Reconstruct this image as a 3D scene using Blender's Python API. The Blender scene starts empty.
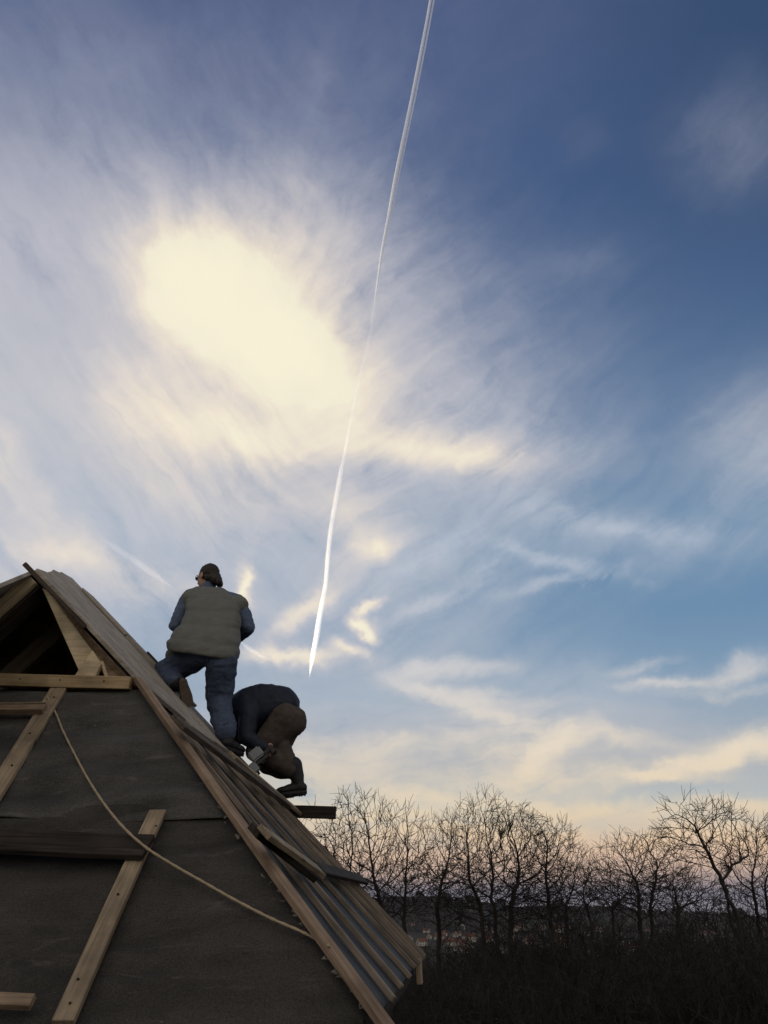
import bpy, bmesh, math, random
import numpy as np
from mathutils import Vector, Matrix, noise
rnd = random.Random(11)
sc = bpy.context.scene
COL = sc.collection
PI = math.pi
R_ = math.radians
# ------------------------------------------------------------------ camera
PITCH = R_(24); FPX = 512/math.tan(R_(30))
CR = Vector((1, 0, 0)); CF = Vector((0, math.cos(PITCH), math.sin(PITCH))); CU = Vector((0, -math.sin(PITCH), math.cos(PITCH)))
cam = bpy.data.cameras.new('camera'); camo = bpy.data.objects.new('camera', cam); COL.objects.link(camo)
cam.sensor_fit = 'VERTICAL'; cam.angle = R_(60); cam.clip_start = .05; cam.clip_end = 120000
camo.rotation_euler = (PI/2+PITCH, 0, 0); sc.camera = camo
def ray(x, y): return CF + CR*((x-384)/FPX) + CU*((512-y)/FPX)
def at(x, y, Y):
    r = ray(x, y); return r*(Y/r.y)
def proj(p): d = p.dot(CF); return 384+FPX*p.dot(CR)/d, 512-FPX*p.dot(CU)/d

# ------------------------------------------------------------------ helpers
def lin(c):
    c = c/255; return c/12.92 if c <= .04045 else ((c+.055)/1.055)**2.4
def rgb(r, g, b): return (lin(r), lin(g), lin(b), 1)
def link(name, me, mat=None, parent=None):
    o = bpy.data.objects.new(name, me); COL.objects.link(o)
    if mat is not None: me.materials.append(mat)
    if parent is not None: setpar(o, parent)
    return o
def setpar(o, p):
    o.parent = p; o.matrix_parent_inverse = (Matrix.Translation(p.location) @ p.rotation_euler.to_matrix().to_4x4()).inverted()
def tag(o, label=None, cat=None, group=None, kind=None):
    for k, v in (('label', label), ('category', cat), ('group', group), ('kind', kind)):
        if v: o[k] = v
    return o
def empty(name, loc):
    o = bpy.data.objects.new(name, None); COL.objects.link(o); o.location = loc; o.empty_display_size = .2; return o
def smooth(me, ang=None):
    me.polygons.foreach_set('use_smooth', [True]*len(me.polygons))
def pymesh(name, vs, fs, sm=False):
    me = bpy.data.meshes.new(name); me.from_pydata([tuple(v) for v in vs], [], fs); me.update()
    if sm: smooth(me)
    return me

# ------------------------------------------------------------------ materials
def newmat(name):
    m = bpy.data.materials.new(name); m.use_nodes = True
    nt = m.node_tree; return m, nt, nt.nodes['Principled BSDF']
def N(nt, t, **k):
    n = nt.nodes.new(t)
    for a, b in k.items(): setattr(n, a, b)
    return n
def basic(name, c1, c2, scale=(8, 8, 8), rough=.8, bump=.3, detail=6, coord='Object', dist=.005, spec=.3):
    m, nt, b = newmat(name)
    tc = N(nt, 'ShaderNodeTexCoord'); mp = N(nt, 'ShaderNodeMapping'); mp.inputs['Scale'].default_value = scale
    no = N(nt, 'ShaderNodeTexNoise'); no.inputs['Scale'].default_value = 1; no.inputs['Detail'].default_value = detail; no.inputs['Roughness'].default_value = .6
    cr = N(nt, 'ShaderNodeValToRGB'); cr.color_ramp.elements[0].position = .3; cr.color_ramp.elements[1].position = .7
    cr.color_ramp.elements[0].color = (*c1, 1); cr.color_ramp.elements[1].color = (*c2, 1)
    bp = N(nt, 'ShaderNodeBump'); bp.inputs['Strength'].default_value = bump; bp.inputs['Distance'].default_value = dist
    L = nt.links.new
    L(tc.outputs[coord], mp.inputs[0]); L(mp.outputs[0], no.inputs[0]); L(no.outputs['Fac'], cr.inputs[0]); L(cr.outputs[0], b.inputs['Base Color'])
    L(no.outputs['Fac'], bp.inputs['Height']); L(bp.outputs[0], b.inputs['Normal'])
    b.inputs['Roughness'].default_value = rough; b.inputs['Specular IOR Level'].default_value = spec
    return m
def timber(name, c1, c2, knots=True, rough=.75):
    """sawn softwood, grain along local X, knots and dirt"""
    m, nt, b = newmat(name); L = nt.links.new
    tc = N(nt, 'ShaderNodeTexCoord'); oi = N(nt, 'ShaderNodeObjectInfo')
    ad = N(nt, 'ShaderNodeVectorMath', operation='ADD'); sc_ = N(nt, 'ShaderNodeVectorMath', operation='SCALE'); sc_.inputs[0].default_value = (7, 5, 3)
    L(oi.outputs['Random'], sc_.inputs['Scale']); L(tc.outputs['Object'], ad.inputs[0]); L(sc_.outputs[0], ad.inputs[1])
    mp = N(nt, 'ShaderNodeMapping'); mp.inputs['Scale'].default_value = (1.3, 34, 34); L(ad.outputs[0], mp.inputs[0])
    g = N(nt, 'ShaderNodeTexNoise'); g.inputs['Scale'].default_value = 1.6; g.inputs['Detail'].default_value = 7; g.inputs['Distortion'].default_value = .8; L(mp.outputs[0], g.inputs[0])
    d = N(nt, 'ShaderNodeTexNoise'); d.inputs['Scale'].default_value = 5; d.inputs['Detail'].default_value = 5; L(ad.outputs[0], d.inputs[0])
    cr = N(nt, 'ShaderNodeValToRGB'); e = cr.color_ramp.elements; e[0].position = .3; e[1].position = .68; e[0].color = (*c1, 1); e[1].color = (*c2, 1); L(g.outputs['Fac'], cr.inputs[0])
    dr = N(nt, 'ShaderNodeMapRange'); dr.inputs['From Min'].default_value = .35; dr.inputs['From Max'].default_value = .65; dr.inputs['To Min'].default_value = .68; dr.inputs['To Max'].default_value = 1.1; L(d.outputs['Fac'], dr.inputs[0])
    mx = N(nt, 'ShaderNodeVectorMath', operation='SCALE'); L(cr.outputs[0], mx.inputs[0]); L(dr.outputs[0], mx.inputs['Scale'])
    # knots
    mk = N(nt, 'ShaderNodeMapping'); mk.inputs['Scale'].default_value = (2.6, 7, 7); L(ad.outputs[0], mk.inputs[0])
    vo = N(nt, 'ShaderNodeTexVoronoi'); vo.inputs['Scale'].default_value = 1; L(mk.outputs[0], vo.inputs[0])
    kr = N(nt, 'ShaderNodeMapRange'); kr.inputs['From Min'].default_value = .05; kr.inputs['From Max'].default_value = .14; L(vo.outputs['Distance'], kr.inputs[0])
    mm = N(nt, 'ShaderNodeMix', data_type='RGBA'); L(kr.outputs[0], mm.inputs['Factor']); mm.inputs['A'].default_value = (c1[0]*.35, c1[1]*.3, c1[2]*.28, 1); L(mx.outputs[0], mm.inputs['B'])
    L(mm.outputs['Result'] if knots else mx.outputs[0], b.inputs['Base Color'])
    bp = N(nt, 'ShaderNodeBump'); bp.inputs['Strength'].default_value = .35; bp.inputs['Distance'].default_value = .004; L(g.outputs['Fac'], bp.inputs['Height']); L(bp.outputs[0], b.inputs['Normal'])
    b.inputs['Roughness'].default_value = rough; b.inputs['Specular IOR Level'].default_value = .08 if c2[0] < .2 else .2
    return m
M = {}
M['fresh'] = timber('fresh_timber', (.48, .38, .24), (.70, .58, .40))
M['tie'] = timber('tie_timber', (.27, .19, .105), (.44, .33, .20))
M['pale'] = timber('weathered_timber', (.17, .132, .092), (.31, .245, .17))
M['red'] = timber('reddish_timber', (.15, .105, .072), (.29, .21, .15), knots=False)
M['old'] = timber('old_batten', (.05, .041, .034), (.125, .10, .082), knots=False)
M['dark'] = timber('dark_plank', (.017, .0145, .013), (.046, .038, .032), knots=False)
M['board'] = timber('sheathing_board', (.22, .185, .15), (.36, .32, .27), knots=True)

def felt(name, base, rough, fleck=True, sheen=.0):
    m, nt, b = newmat(name); L = nt.links.new
    tc = N(nt, 'ShaderNodeTexCoord')
    n1 = N(nt, 'ShaderNodeTexNoise'); n1.inputs['Scale'].default_value = 2.2; n1.inputs['Detail'].default_value = 8; n1.inputs['Roughness'].default_value = .65; L(tc.outputs['Object'], n1.inputs[0])
    n2 = N(nt, 'ShaderNodeTexNoise'); n2.inputs['Scale'].default_value = 130; n2.inputs['Detail'].default_value = 3; L(tc.outputs['Object'], n2.inputs[0])
    mp = N(nt, 'ShaderNodeMapping'); mp.inputs['Scale'].default_value = (1.4, 4.5, 4.5); L(tc.outputs['Object'], mp.inputs[0])
    n3 = N(nt, 'ShaderNodeTexNoise'); n3.inputs['Scale'].default_value = 1.3; n3.inputs['Detail'].default_value = 6; n3.inputs['Distortion'].default_value = .6; L(mp.outputs[0], n3.inputs[0])
    cr = N(nt, 'ShaderNodeValToRGB'); e = cr.color_ramp.elements; e[0].position = .32; e[1].position = .7
    e[0].color = (base[0]*.5, base[1]*.5, base[2]*.5, 1); e[1].color = (base[0]*1.7, base[1]*1.7, base[2]*1.7, 1)
    av = N(nt, 'ShaderNodeMath', operation='MULTIPLY_ADD'); av.inputs[1].default_value = .55; L(n1.outputs['Fac'], av.inputs[0])
    h = N(nt, 'ShaderNodeMath', operation='MULTIPLY'); h.inputs[1].default_value = .45; L(n3.outputs['Fac'], h.inputs[0]); L(h.outputs[0], av.inputs[2]); L(av.outputs[0], cr.inputs[0])
    gr = N(nt, 'ShaderNodeMapRange'); gr.inputs['From Min'].default_value = .3; gr.inputs['From Max'].default_value = .7; gr.inputs['To Min'].default_value = .6; gr.inputs['To Max'].default_value = 1.4; L(n2.outputs['Fac'], gr.inputs[0])
    sc1 = N(nt, 'ShaderNodeVectorMath', operation='SCALE'); L(cr.outputs[0], sc1.inputs[0]); L(gr.outputs[0], sc1.inputs['Scale'])
    out = sc1.outputs[0]
    m5 = N(nt, 'ShaderNodeMapping', vector_type='TEXTURE'); m5.inputs['Rotation'].default_value = (0, 0, R_(9)); m5.inputs['Scale'].default_value = (.6, .14, .14); L(tc.outputs['Object'], m5.inputs[0])
    n5 = N(nt, 'ShaderNodeTexNoise'); n5.inputs['Scale'].default_value = 1; n5.inputs['Detail'].default_value = 7; n5.inputs['Roughness'].default_value = .7; n5.inputs['Distortion'].default_value = 1.1; L(m5.outputs[0], n5.inputs[0])
    s5 = N(nt, 'ShaderNodeMapRange'); s5.inputs['From Min'].default_value = .6; s5.inputs['From Max'].default_value = .78; s5.inputs['To Max'].default_value = .75; L(n5.outputs['Fac'], s5.inputs[0])
    x5 = N(nt, 'ShaderNodeMix', data_type='RGBA'); L(s5.outputs[0], x5.inputs['Factor']); L(out, x5.inputs['A']); x5.inputs['B'].default_value = (base[0]*2.6+.02, base[1]*2.6+.02, base[2]*2.6+.02, 1); out = x5.outputs['Result']
    if fleck:   # sawdust and chalk flecks, in patches
        v = N(nt, 'ShaderNodeTexVoronoi'); v.inputs['Scale'].default_value = 19; L(tc.outputs['Object'], v.inputs[0])
        fr = N(nt, 'ShaderNodeMapRange'); fr.inputs['From Min'].default_value = .10; fr.inputs['From Max'].default_value = .06; L(v.outputs['Distance'], fr.inputs[0])
        n4 = N(nt, 'ShaderNodeTexNoise'); n4.inputs['Scale'].default_value = 1.7; L(tc.outputs['Object'], n4.inputs[0])
        pr = N(nt, 'ShaderNodeMapRange'); pr.inputs['From Min'].default_value = .56; pr.inputs['From Max'].default_value = .72; L(n4.outputs['Fac'], pr.inputs[0])
        mu = N(nt, 'ShaderNodeMath', operation='MULTIPLY'); L(fr.outputs[0], mu.inputs[0]); L(pr.outputs[0], mu.inputs[1])
        mx = N(nt, 'ShaderNodeMix', data_type='RGBA'); L(mu.outputs[0], mx.inputs['Factor']); L(out, mx.inputs['A']); mx.inputs['B'].default_value = (.2, .17, .13, 1); out = mx.outputs['Result']
    L(out, b.inputs['Base Color'])
    bp = N(nt, 'ShaderNodeBump'); bp.inputs['Strength'].default_value = .9; bp.inputs['Distance'].default_value = .03; L(n3.outputs['Fac'], bp.inputs['Height'])
    bp2 = N(nt, 'ShaderNodeBump'); bp2.inputs['Strength'].default_value = .3; bp2.inputs['Distance'].default_value = .002; L(n2.outputs['Fac'], bp2.inputs['Height']); L(bp.outputs[0], bp2.inputs['Normal']); L(bp2.outputs[0], b.inputs['Normal'])
    b.inputs['Roughness'].default_value = rough; b.inputs['Specular IOR Level'].default_value = .3
    return m
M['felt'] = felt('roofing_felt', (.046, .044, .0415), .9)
M['feltb'] = felt('roofing_felt_lower', (.030, .0275, .025), .92)  # same felt in a darker tone, for the lower sheet
M['felt2'] = felt('slope_membrane', (.027, .028, .030), .72, fleck=False)
M['batten'] = timber('batten_timber', (.11, .09, .073), (.23, .19, .155), knots=False)
M['torn'] = basic('torn_felt_backing', (.13, .12, .1), (.25, .23, .19), (60, 60, 60))
M['render'] = basic('rough_render', (.10, .09, .08), (.17, .155, .14), (6, 6, 6), .9)
M['rope'] = basic('tan_rope', (.22, .17, .11), (.42, .34, .24), (160, 160, 160), .85, .6)
M['skin'] = basic('skin', (.30, .17, .115), (.37, .22, .155), (30, 30, 30), .55, .1)
M['hair'] = basic('dark_hair', (.008, .006, .005), (.03, .022, .017), (60, 60, 12), .6, .8)
M['vest'] = basic('quilted_vest', (.102, .103, .094), (.126, .127, .117), (9, 9, 9), .75, .35, dist=.006)
M['denimshirt'] = basic('denim_shirt', (.06, .085, .14), (.09, .12, .19), (22, 22, 22), .85, .4, dist=.01)
M['jeans'] = basic('blue_jeans', (.036, .050, .086), (.058, .078, .13), (20, 20, 20), .85, .5, dist=.01)
M['navy'] = basic('navy_jacket', (.007, .010, .022), (.014, .018, .036), (16, 16, 16), .7, .5, dist=.01)
M['brown'] = basic('brown_trousers', (.04, .031, .026), (.066, .052, .044), (16, 16, 16), .85, .5, dist=.01)
M['boot'] = basic('boot_leather', (.006, .006, .008), (.014, .014, .016), (30, 30, 30), .6, .4)
M['sole'] = basic('boot_sole', (.085, .06, .048), (.13, .095, .078), (60, 60, 60), .8, .6)
M['toolgrey'] = basic('tool_grey', (.15, .165, .18), (.2, .22, .24), (30, 30, 30), .4, .1)
M['toolblack'] = basic('tool_black', (.015, .015, .016), (.03, .03, .032), (30, 30, 30), .5, .1)
M['bark'] = basic('bark', (.014, .012, .010), (.034, .029, .025), (5, 5, 1.2), .9, .6, dist=.02)
M['twig'] = basic('twigs', (.011, .0095, .009), (.024, .020, .018), (3, 3, 3), .9, .2)
M['wall'] = basic('house_plaster', (.16, .14, .12), (.50, .46, .42), (.03, .03, .03), .9, .1, coord='Object')
M['white'] = basic('white_paint', (.6, .6, .58), (.75, .75, .73), (3, 3, 3), .7, .1)
M['tile'] = basic('red_roof_tiles', (.075, .03, .02), (.14, .055, .035), (1.5, 1.5, 1.5), .85, .4)
M['glass'] = basic('window_glass', (.015, .017, .02), (.025, .03, .035), (1, 1, 1), .15, 0)
M['wood_far'] = basic('far_wood', (.012, .012, .014), (.03, .028, .026), (.02, .02, .02), 1, 0)
M['steel'] = basic('nail_steel', (.2, .2, .2), (.3, .3, .3), (30, 30, 30), .4, .1)

# ------------------------------------------------------------------ mesh makers
def board(name, a, b, w, t, up, mat, parent, bevel=.003, taper=0, warp=.004, cut0=0, cut1=0):
    """sawn board with centreline a->b; w along side, t along up.  Local X runs along it."""
    a = Vector(a); b = Vector(b); X = (b-a); Ln = X.length; X.normalize()
    Z = (up - X*up.dot(X)).normalized(); Y = Z.cross(X)
    n = max(2, int(Ln/.35)+1)
    bm = bmesh.new(); rings = []
    ph = rnd.random()*9
    for i in range(n+1):
        s = i/n
        dy = warp*math.sin(ph+s*5+Ln); dz = warp*.7*math.sin(ph*2+s*4)
        ww = w/2*(1+taper*(s-.5)); x = s*Ln
        ring = []
        for sy, sz in ((-1, -1), (1, -1), (1, 1), (-1, 1)):
            xx = x + (cut0*sy if i == 0 else 0) + (cut1*sy if i == n else 0)
            ring.append(bm.verts.new((xx, sy*ww+dy, sz*t/2+dz)))
        rings.append(ring)
    for i in range(n):
        for k in range(4):
            bm.faces.new((rings[i][k], rings[i+1][k], rings[i+1][(k+1) % 4], rings[i][(k+1) % 4]))
    bm.faces.new(rings[0]); bm.faces.new(rings[-1][::-1])
    bmesh.ops.recalc_face_normals(bm, faces=bm.faces)
    ed = [e for e in bm.edges if len(e.link_faces) == 2 and e.link_faces[0].normal.angle(e.link_faces[1].normal) > .8]
    bmesh.ops.bevel(bm, geom=ed, offset=bevel, segments=1, affect='EDGES', clamp_overlap=True)
    me = bpy.data.meshes.new(name); bm.to_mesh(me); bm.free()
    o = link(name, me, mat)
    Mx = Matrix((X, Y, Z)).transposed().to_4x4(); Mx.translation = a
    o.matrix_world = Mx
    if parent is not None:
        o.parent = parent; o.matrix_parent_inverse = Matrix.Translation(parent.location).inverted()
    return o
def slab(name, pts, up, t, mat, parent, down=True):
    """polygon of coplanar points thickened along -up"""
    pts = [Vector(p) for p in pts]; n = len(pts)
    vs = pts + [p - up*t for p in pts]
    fs = [list(range(n)), list(range(2*n-1, n-1, -1))] + [(i, i+n, (i+1) % n+n, (i+1) % n) for i in range(n)]
    me = pymesh(name, vs, fs)
    bm = bmesh.new(); bm.from_mesh(me); bmesh.ops.recalc_face_normals(bm, faces=bm.faces)
    bmesh.ops.bevel(bm, geom=bm.edges[:], offset=.003, segments=1, affect='EDGES'); bm.to_mesh(me); bm.free()
    return link(name, me, mat, parent)
def tube_mesh(vs, fs, pts, rad, n=6, cap=True):
    """append a tube to vs, fs"""
    base = len(vs); u = None
    for i, p in enumerate(pts):
        if i == 0: t = pts[1]-pts[0]
        elif i == len(pts)-1: t = pts[-1]-pts[-2]
        else: t = pts[i+1]-pts[i-1]
        t = t.normalized()
        if u is None:
            u = t.orthogonal().normalized()
        else:
            u = (u - t*u.dot(t)); u = u.normalized() if u.length > 1e-6 else t.orthogonal().normalized()
        v = t.cross(u)
        for k in range(n):
            a = 2*PI*k/n; vs.append(p+(u*math.cos(a)+v*math.sin(a))*rad[i])
    for i in range(len(pts)-1):
        for k in range(n):
            a = base+i*n+k; b = base+i*n+(k+1) % n
            fs.append((a, b, b+n, a+n))
    if cap:
        fs.append(tuple(base+k for k in range(n))[::-1]); e = base+(len(pts)-1)*n; fs.append(tuple(e+k for k in range(n)))

# ------------------------------------------------------------------ roof frame of reference (all measured on real planes)
psi = R_(4.5); al = R_(44)
D = Vector((math.sin(psi), math.cos(psi), 0)); H = Vector((math.cos(psi), -math.sin(psi), 0)); Zv = Vector((0, 0, 1))
S = H*math.cos(al) - Zv*math.sin(al)
NP = S.cross(D); NP = NP if NP.z > 0 else -NP
A = at(140, 690, 6.0)
def DS(d, s, o=0.0): return A + D*d + S*s + NP*o
SE = 2.53; DE = -1.95; DF = 2.3
E0 = DS(DE, SE)
NH = (E0-A).cross(H).normalized(); NH = NH if NH.z > 0 else -NH
TH = NH.cross(H).normalized(); TH = TH if TH.z < 0 else -TH       # down the hip face
def onP(x, y, o=0): r = ray(x, y); return r*((NP.dot(A)+o)/NP.dot(r))
def onH(x, y, o=0): r = ray(x, y); return r*((NH.dot(A)+o)/NH.dot(r))
def onG(x, y, d=0): r = ray(x, y); return r*((D.dot(A)+d)/D.dot(r))

HB = empty('house_under_construction', (A-H*1.0+D*.2)*1.0); HB.location.z = -7
tag(HB, 'unfinished hipped roof covered in dark felt and battens with an open timber gable on top', 'house')

# hip face felt sheets (three overlapping courses)
hipL = (E0-A).dot(TH)
def hip_sheet(t0, t1, off, ph, mt):
    nu, nv = 120, 60; vs = []; fs = []
    for j in range(nv+1):
        tt = t0+(t1-t0)*j/nv
        for i in range(nu+1):
            right = (E0-A).dot(H)*tt/hipL
            u = -6.0 + (6.0+right)*i/nu
            w = noise.fractal(Vector((u*.9+ph, tt*5.5, ph)), 1.0, 2.0, 4)*.022 + .012*noise.fractal(Vector((u*.8+ph, tt*13+u*.6, ph)), .9, 2.1, 4)
            edge = (0.03*noise.noise(Vector((u*1.4, ph, 3)))+.032*(u+.4))*(j/nv)**4
            vs.append(A+H*u+TH*(tt+edge)+NH*(off+w*min(1, (nu-i)/4)))
    for j in range(nv):
        for i in range(nu):
            a = j*(nu+1)+i; fs.append((a, a+1, a+nu+2, a+nu+1))
    me = pymesh('felt_sheet', vs, fs, True)
    o = link('felt_sheet', me, mt, HB)
    md = o.modifiers.new('s', 'SOLIDIFY'); md.thickness = .004; md.offset = -1
TL1 = (onH(100, 816)-A).dot(TH)
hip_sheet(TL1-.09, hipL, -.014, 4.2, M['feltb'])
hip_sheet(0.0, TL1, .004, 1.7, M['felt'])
# membrane on the right slope
vs = []; fs = []; nu, nv = 40, 60
for j in range(nv+1):
    s = -.3+(SE+.26)*j/nv
    for i in range(nu+1):
        d0 = DE*max(0, s)/SE; d = d0+(DF-d0)*i/nu
        vs.append(DS(d, s, .004+.006*noise.fractal(Vector((d*2, s*3, 5)), 1, 2, 3)))
for j in range(nv):
    for i in range(nu):
        a = j*(nu+1)+i; fs.append((a, a+1, a+nu+2, a+nu+1))
o = link('slope_membrane', pymesh('slope_membrane', vs, fs, True), M['felt2'], HB)
md = o.modifiers.new('s', 'SOLIDIFY'); md.thickness = .006; md.offset = -1
# sheathing boards at the top of the right slope
dd = [0.0, .56, 1.13, 1.7, 2.3]
lo = [.16, .26, .24, .3]; up_ = [(-1.24, -1.50), (-1.52, -1.84), (-1.86, -2.10), (-2.14, -2.36)]
for i in range(4):
    a, b = dd[i]+.004, dd[i+1]-.004
    u0, u1 = up_[i]
    slab('sheathing_board', [DS(a-(.03 if i == 0 else 0), u0, .05), DS(b, u1, .05), DS(b, lo[i]+.03, .05), DS(a-(.03 if i == 0 else 0), lo[i]-(.16 if i == 0 else .0), .05)], NP, .03, M['board'], HB)
# verge board standing slightly proud, tip sticking up past the ridge
board('verge_board', onP(24, 563.5, .03), DS(-.03, -.62, .02), .04, .032, NP, M['old'], HB, warp=.001)
# loose-ended boards lying along the far verge
board('verge_sheet', DS(2.12, -2.02, .066), DS(2.15, -1.36, .066), .3, .026, NP, M['board'], HB, warp=.001)
board('verge_sheet', DS(2.12, -1.33, .066), DS(2.16, -.45, .066), .3, .03, NP, M['board'], HB, warp=.001)
board('verge_batten', DS(2.2, -1.15, .09), DS(2.2, -.6, .09), .05, .022, NP, M['old'], HB, warp=.001)
# hip board
board('hip_board', A+NP*.02+NH*.03+S*-.05, DS(DE*1.1, SE*1.1, .02)+NH*.03-H*.045, .056, .035, (NP+NH).normalized(), M['red'], HB, warp=.004)
# battens down the slope
tops = [(-.15, .38), (.1, .3), (.5, .3), (.95, .35), (1.35, .35), (1.75, .4), (2.05, .4), (2.27, .42)]
bots = [-1.47, -.86, -.08, .72, 1.25, 1.7, 2.03, 2.27]
for (d0, s0), d1 in zip(tops, bots):
    board('batten', DS(d0, s0, .03), DS(d1, SE-.03+rnd.uniform(-.01, .01), .03), .026, .03, NP, M['batten'], HB, warp=.002)
# foot boards nailed across the slope
board('foot_board', onP(178, 722, .10), onP(286, 803, .10), .12, .032, NP, M['old'], HB, warp=.001)
board('foot_board', DS(1.0, .50, .085), DS(2.3, .92, .085), .09, .03, NP, M['pale'], HB, warp=.001)
board('foot_board', onP(264, 832, .115), onP(320, 872, .115), .085, .028, NP, M['pale'], HB, warp=.001)
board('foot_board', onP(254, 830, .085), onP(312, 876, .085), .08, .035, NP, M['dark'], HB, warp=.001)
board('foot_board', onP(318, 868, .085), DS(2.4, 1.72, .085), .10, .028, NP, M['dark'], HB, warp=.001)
# outrigger plank at the far edge
Yo = DS(2.36, .95).y
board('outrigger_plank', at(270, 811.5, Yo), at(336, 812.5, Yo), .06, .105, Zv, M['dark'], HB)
# eave end block, fascia
board('eave_block', onP(417, 960, .0)+NP*.02, onP(417, 960, .0)-Zv*.16+H*.02, .2, .04, H, M['pale'], HB)
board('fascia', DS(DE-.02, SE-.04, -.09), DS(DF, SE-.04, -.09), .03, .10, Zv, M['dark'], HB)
# splinters and torn felt along the hip
for k in range(26):
    s = 1.25+1.25*k/26+rnd.uniform(-.02, .02)
    c = DS(DE*s/SE, s, .0)-H*rnd.uniform(.035, .07)+NH*.022
    q = [c+H*rnd.uniform(-.02, .02)+TH*rnd.uniform(-.02, .02)+NH*rnd.uniform(-.004, .006) for _ in range(4)]
    if rnd.random() < .75:
        link('felt_scrap', pymesh('felt_scrap', q+[x-NH*.006 for x in q], [(0, 1, 2, 3), (7, 6, 5, 4), (0, 4, 5, 1), (1, 5, 6, 2), (2, 6, 7, 3), (3, 7, 4, 0)]), M['torn'], HB)

# gablet: timber frame in the vertical plane at D = 0
AP = onG(39, 571)
def gp(x, y, d=0): return onG(x, y, d)
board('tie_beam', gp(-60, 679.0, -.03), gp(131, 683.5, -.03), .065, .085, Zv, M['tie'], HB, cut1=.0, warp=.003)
def gslab(name, pts, d0, th, mat):
    return slab(name, [gp(x, y, d0) for x, y in pts], -D, th, mat, HB)
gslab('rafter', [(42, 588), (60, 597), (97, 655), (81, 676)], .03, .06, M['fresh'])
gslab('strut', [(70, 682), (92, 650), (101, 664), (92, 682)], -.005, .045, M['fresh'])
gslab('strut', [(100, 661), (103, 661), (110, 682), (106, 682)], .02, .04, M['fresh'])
slab('soffit_board', [gp(50, 592, .0), DS(-.02, -.55, .0), DS(-.02, -.02, .0), gp(118, 677, .02), gp(104, 676, .03), gp(90, 648, .03)], -D, .02, M['red'], HB)
# left rafter: lit front face and shaded underside painted as pale and dark boards
SL = (-H*math.cos(al) - Zv*math.sin(al))
NLv = Vector((-H.x*math.sin(al), -H.y*math.sin(al), math.cos(al)))
r0 = gp(39, 584, .10); r1 = gp(0, 618, .10); rd = (r1-r0).normalized()
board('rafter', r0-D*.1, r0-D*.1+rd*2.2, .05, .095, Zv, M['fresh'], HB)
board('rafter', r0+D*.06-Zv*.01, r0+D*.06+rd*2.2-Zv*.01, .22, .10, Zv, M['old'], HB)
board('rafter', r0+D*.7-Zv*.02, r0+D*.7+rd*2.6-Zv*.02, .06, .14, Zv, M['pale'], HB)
# left slope sheathing with its front corner running out over the hip
F2 = DS(2.3, -2.42, .02); AP2 = DS(0, -1.27, .02)
nl = (F2-AP2).cross((AP2+SL*2)-AP2).normalized(); nl = nl if nl.z > 0 else -nl
rr = ray(-70, 612); q1 = rr*(nl.dot(AP2)/nl.dot(rr))
slab('left_slope_sheathing', [AP2, q1, AP2+SL*3.2-D*.9, F2+SL*3.0, F2], nl, .03, M['board'], HB)
# far gable wall and masonry under the eaves
base = HB.location.z
low = DS(2.2, SE-.35, -.1)
Wl = AP2-H*2.6; Wl.z = low.z
def wallbox(p, q, mat, name='wall', th=.3, top=None, bot=-9.5):
    vs = []
    for c in (p, q):
        for o in (0, th):
            n_ = (q-p).normalized().cross(Zv)*-o
            vs += [Vector((c.x, c.y, bot))+n_, Vector((c.x, c.y, c.z if top is None else top))+n_]
    fs = [(0, 4, 5, 1), (2, 3, 7, 6), (0, 1, 3, 2), (4, 6, 7, 5), (1, 5, 7, 3), (0, 2, 6, 4)]
    return link(name, pymesh(name, vs, fs), mat, HB)
ztop = DS(0, SE).z-.12
c1 = DS(DF-.12, SE-.35); c2 = DS(DE+.45, SE-.35); c3 = c2-H*4.7; c4 = c1-H*4.7
for a_, b_ in ((c2, c1), (c1, c4), (c4, c3), (c3, c2)):
    wallbox(a_, b_, M['dark'], top=ztop-.15)
gf = [DS(DF-.1, SE-.3, -.03), DS(DF-.1, -2.35, -.03), F2+SL*5.2-D*.1-Zv*.05]
slab('gable_wall', gf, D, .08, M['fresh'], HB)

# boards on the hip face
board('counter_batten', onH(157.5, 812, .035), onH(62, 1023, .035), .088, .03, NH, M['pale'], HB)
board('counter_batten', onH(60, 688, .03), onH(-55, 870, .03), .11, .03, NH, M['pale'], HB)
board('cross_plank', onH(-70, 841, .07), onH(149, 846, .07), .17, .03, (NH*.9+Zv*.1), M['dark'], HB, warp=.01)
board('cross_plank', onH(-60, 710, .065), onH(45, 709, .065), .07, .045, NH, M['red'], HB)
board('cross_plank', onH(-60, 703, .10), onH(46, 703.5, .085), .015, .012, NH, M['pale'], HB)
board('cross_plank', onH(-70, 1000, .06), onH(33, 1001, .06), .06, .03, NH, M['red'], HB)

# nail heads in the boards on the hip face
for x, y in ((156, 826), (148, 838), (78, 979), (70, 1003), (118, 894), (54, 697), (30, 733), (12, 765), (38, 708), (8, 712), (104, 681), (60, 680), (20, 679)):
    c = onH(x, y, .0515) if y > 685 else gp(x, y, -.0635)
    up_v = NH if y > 685 else -D
    vs, fs = [], []; tube_mesh(vs, fs, [c-up_v*.006, c+up_v*.002], [.006, .006], 8); link('nail', pymesh('nail', vs, fs), M['dark'], HB)

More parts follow.
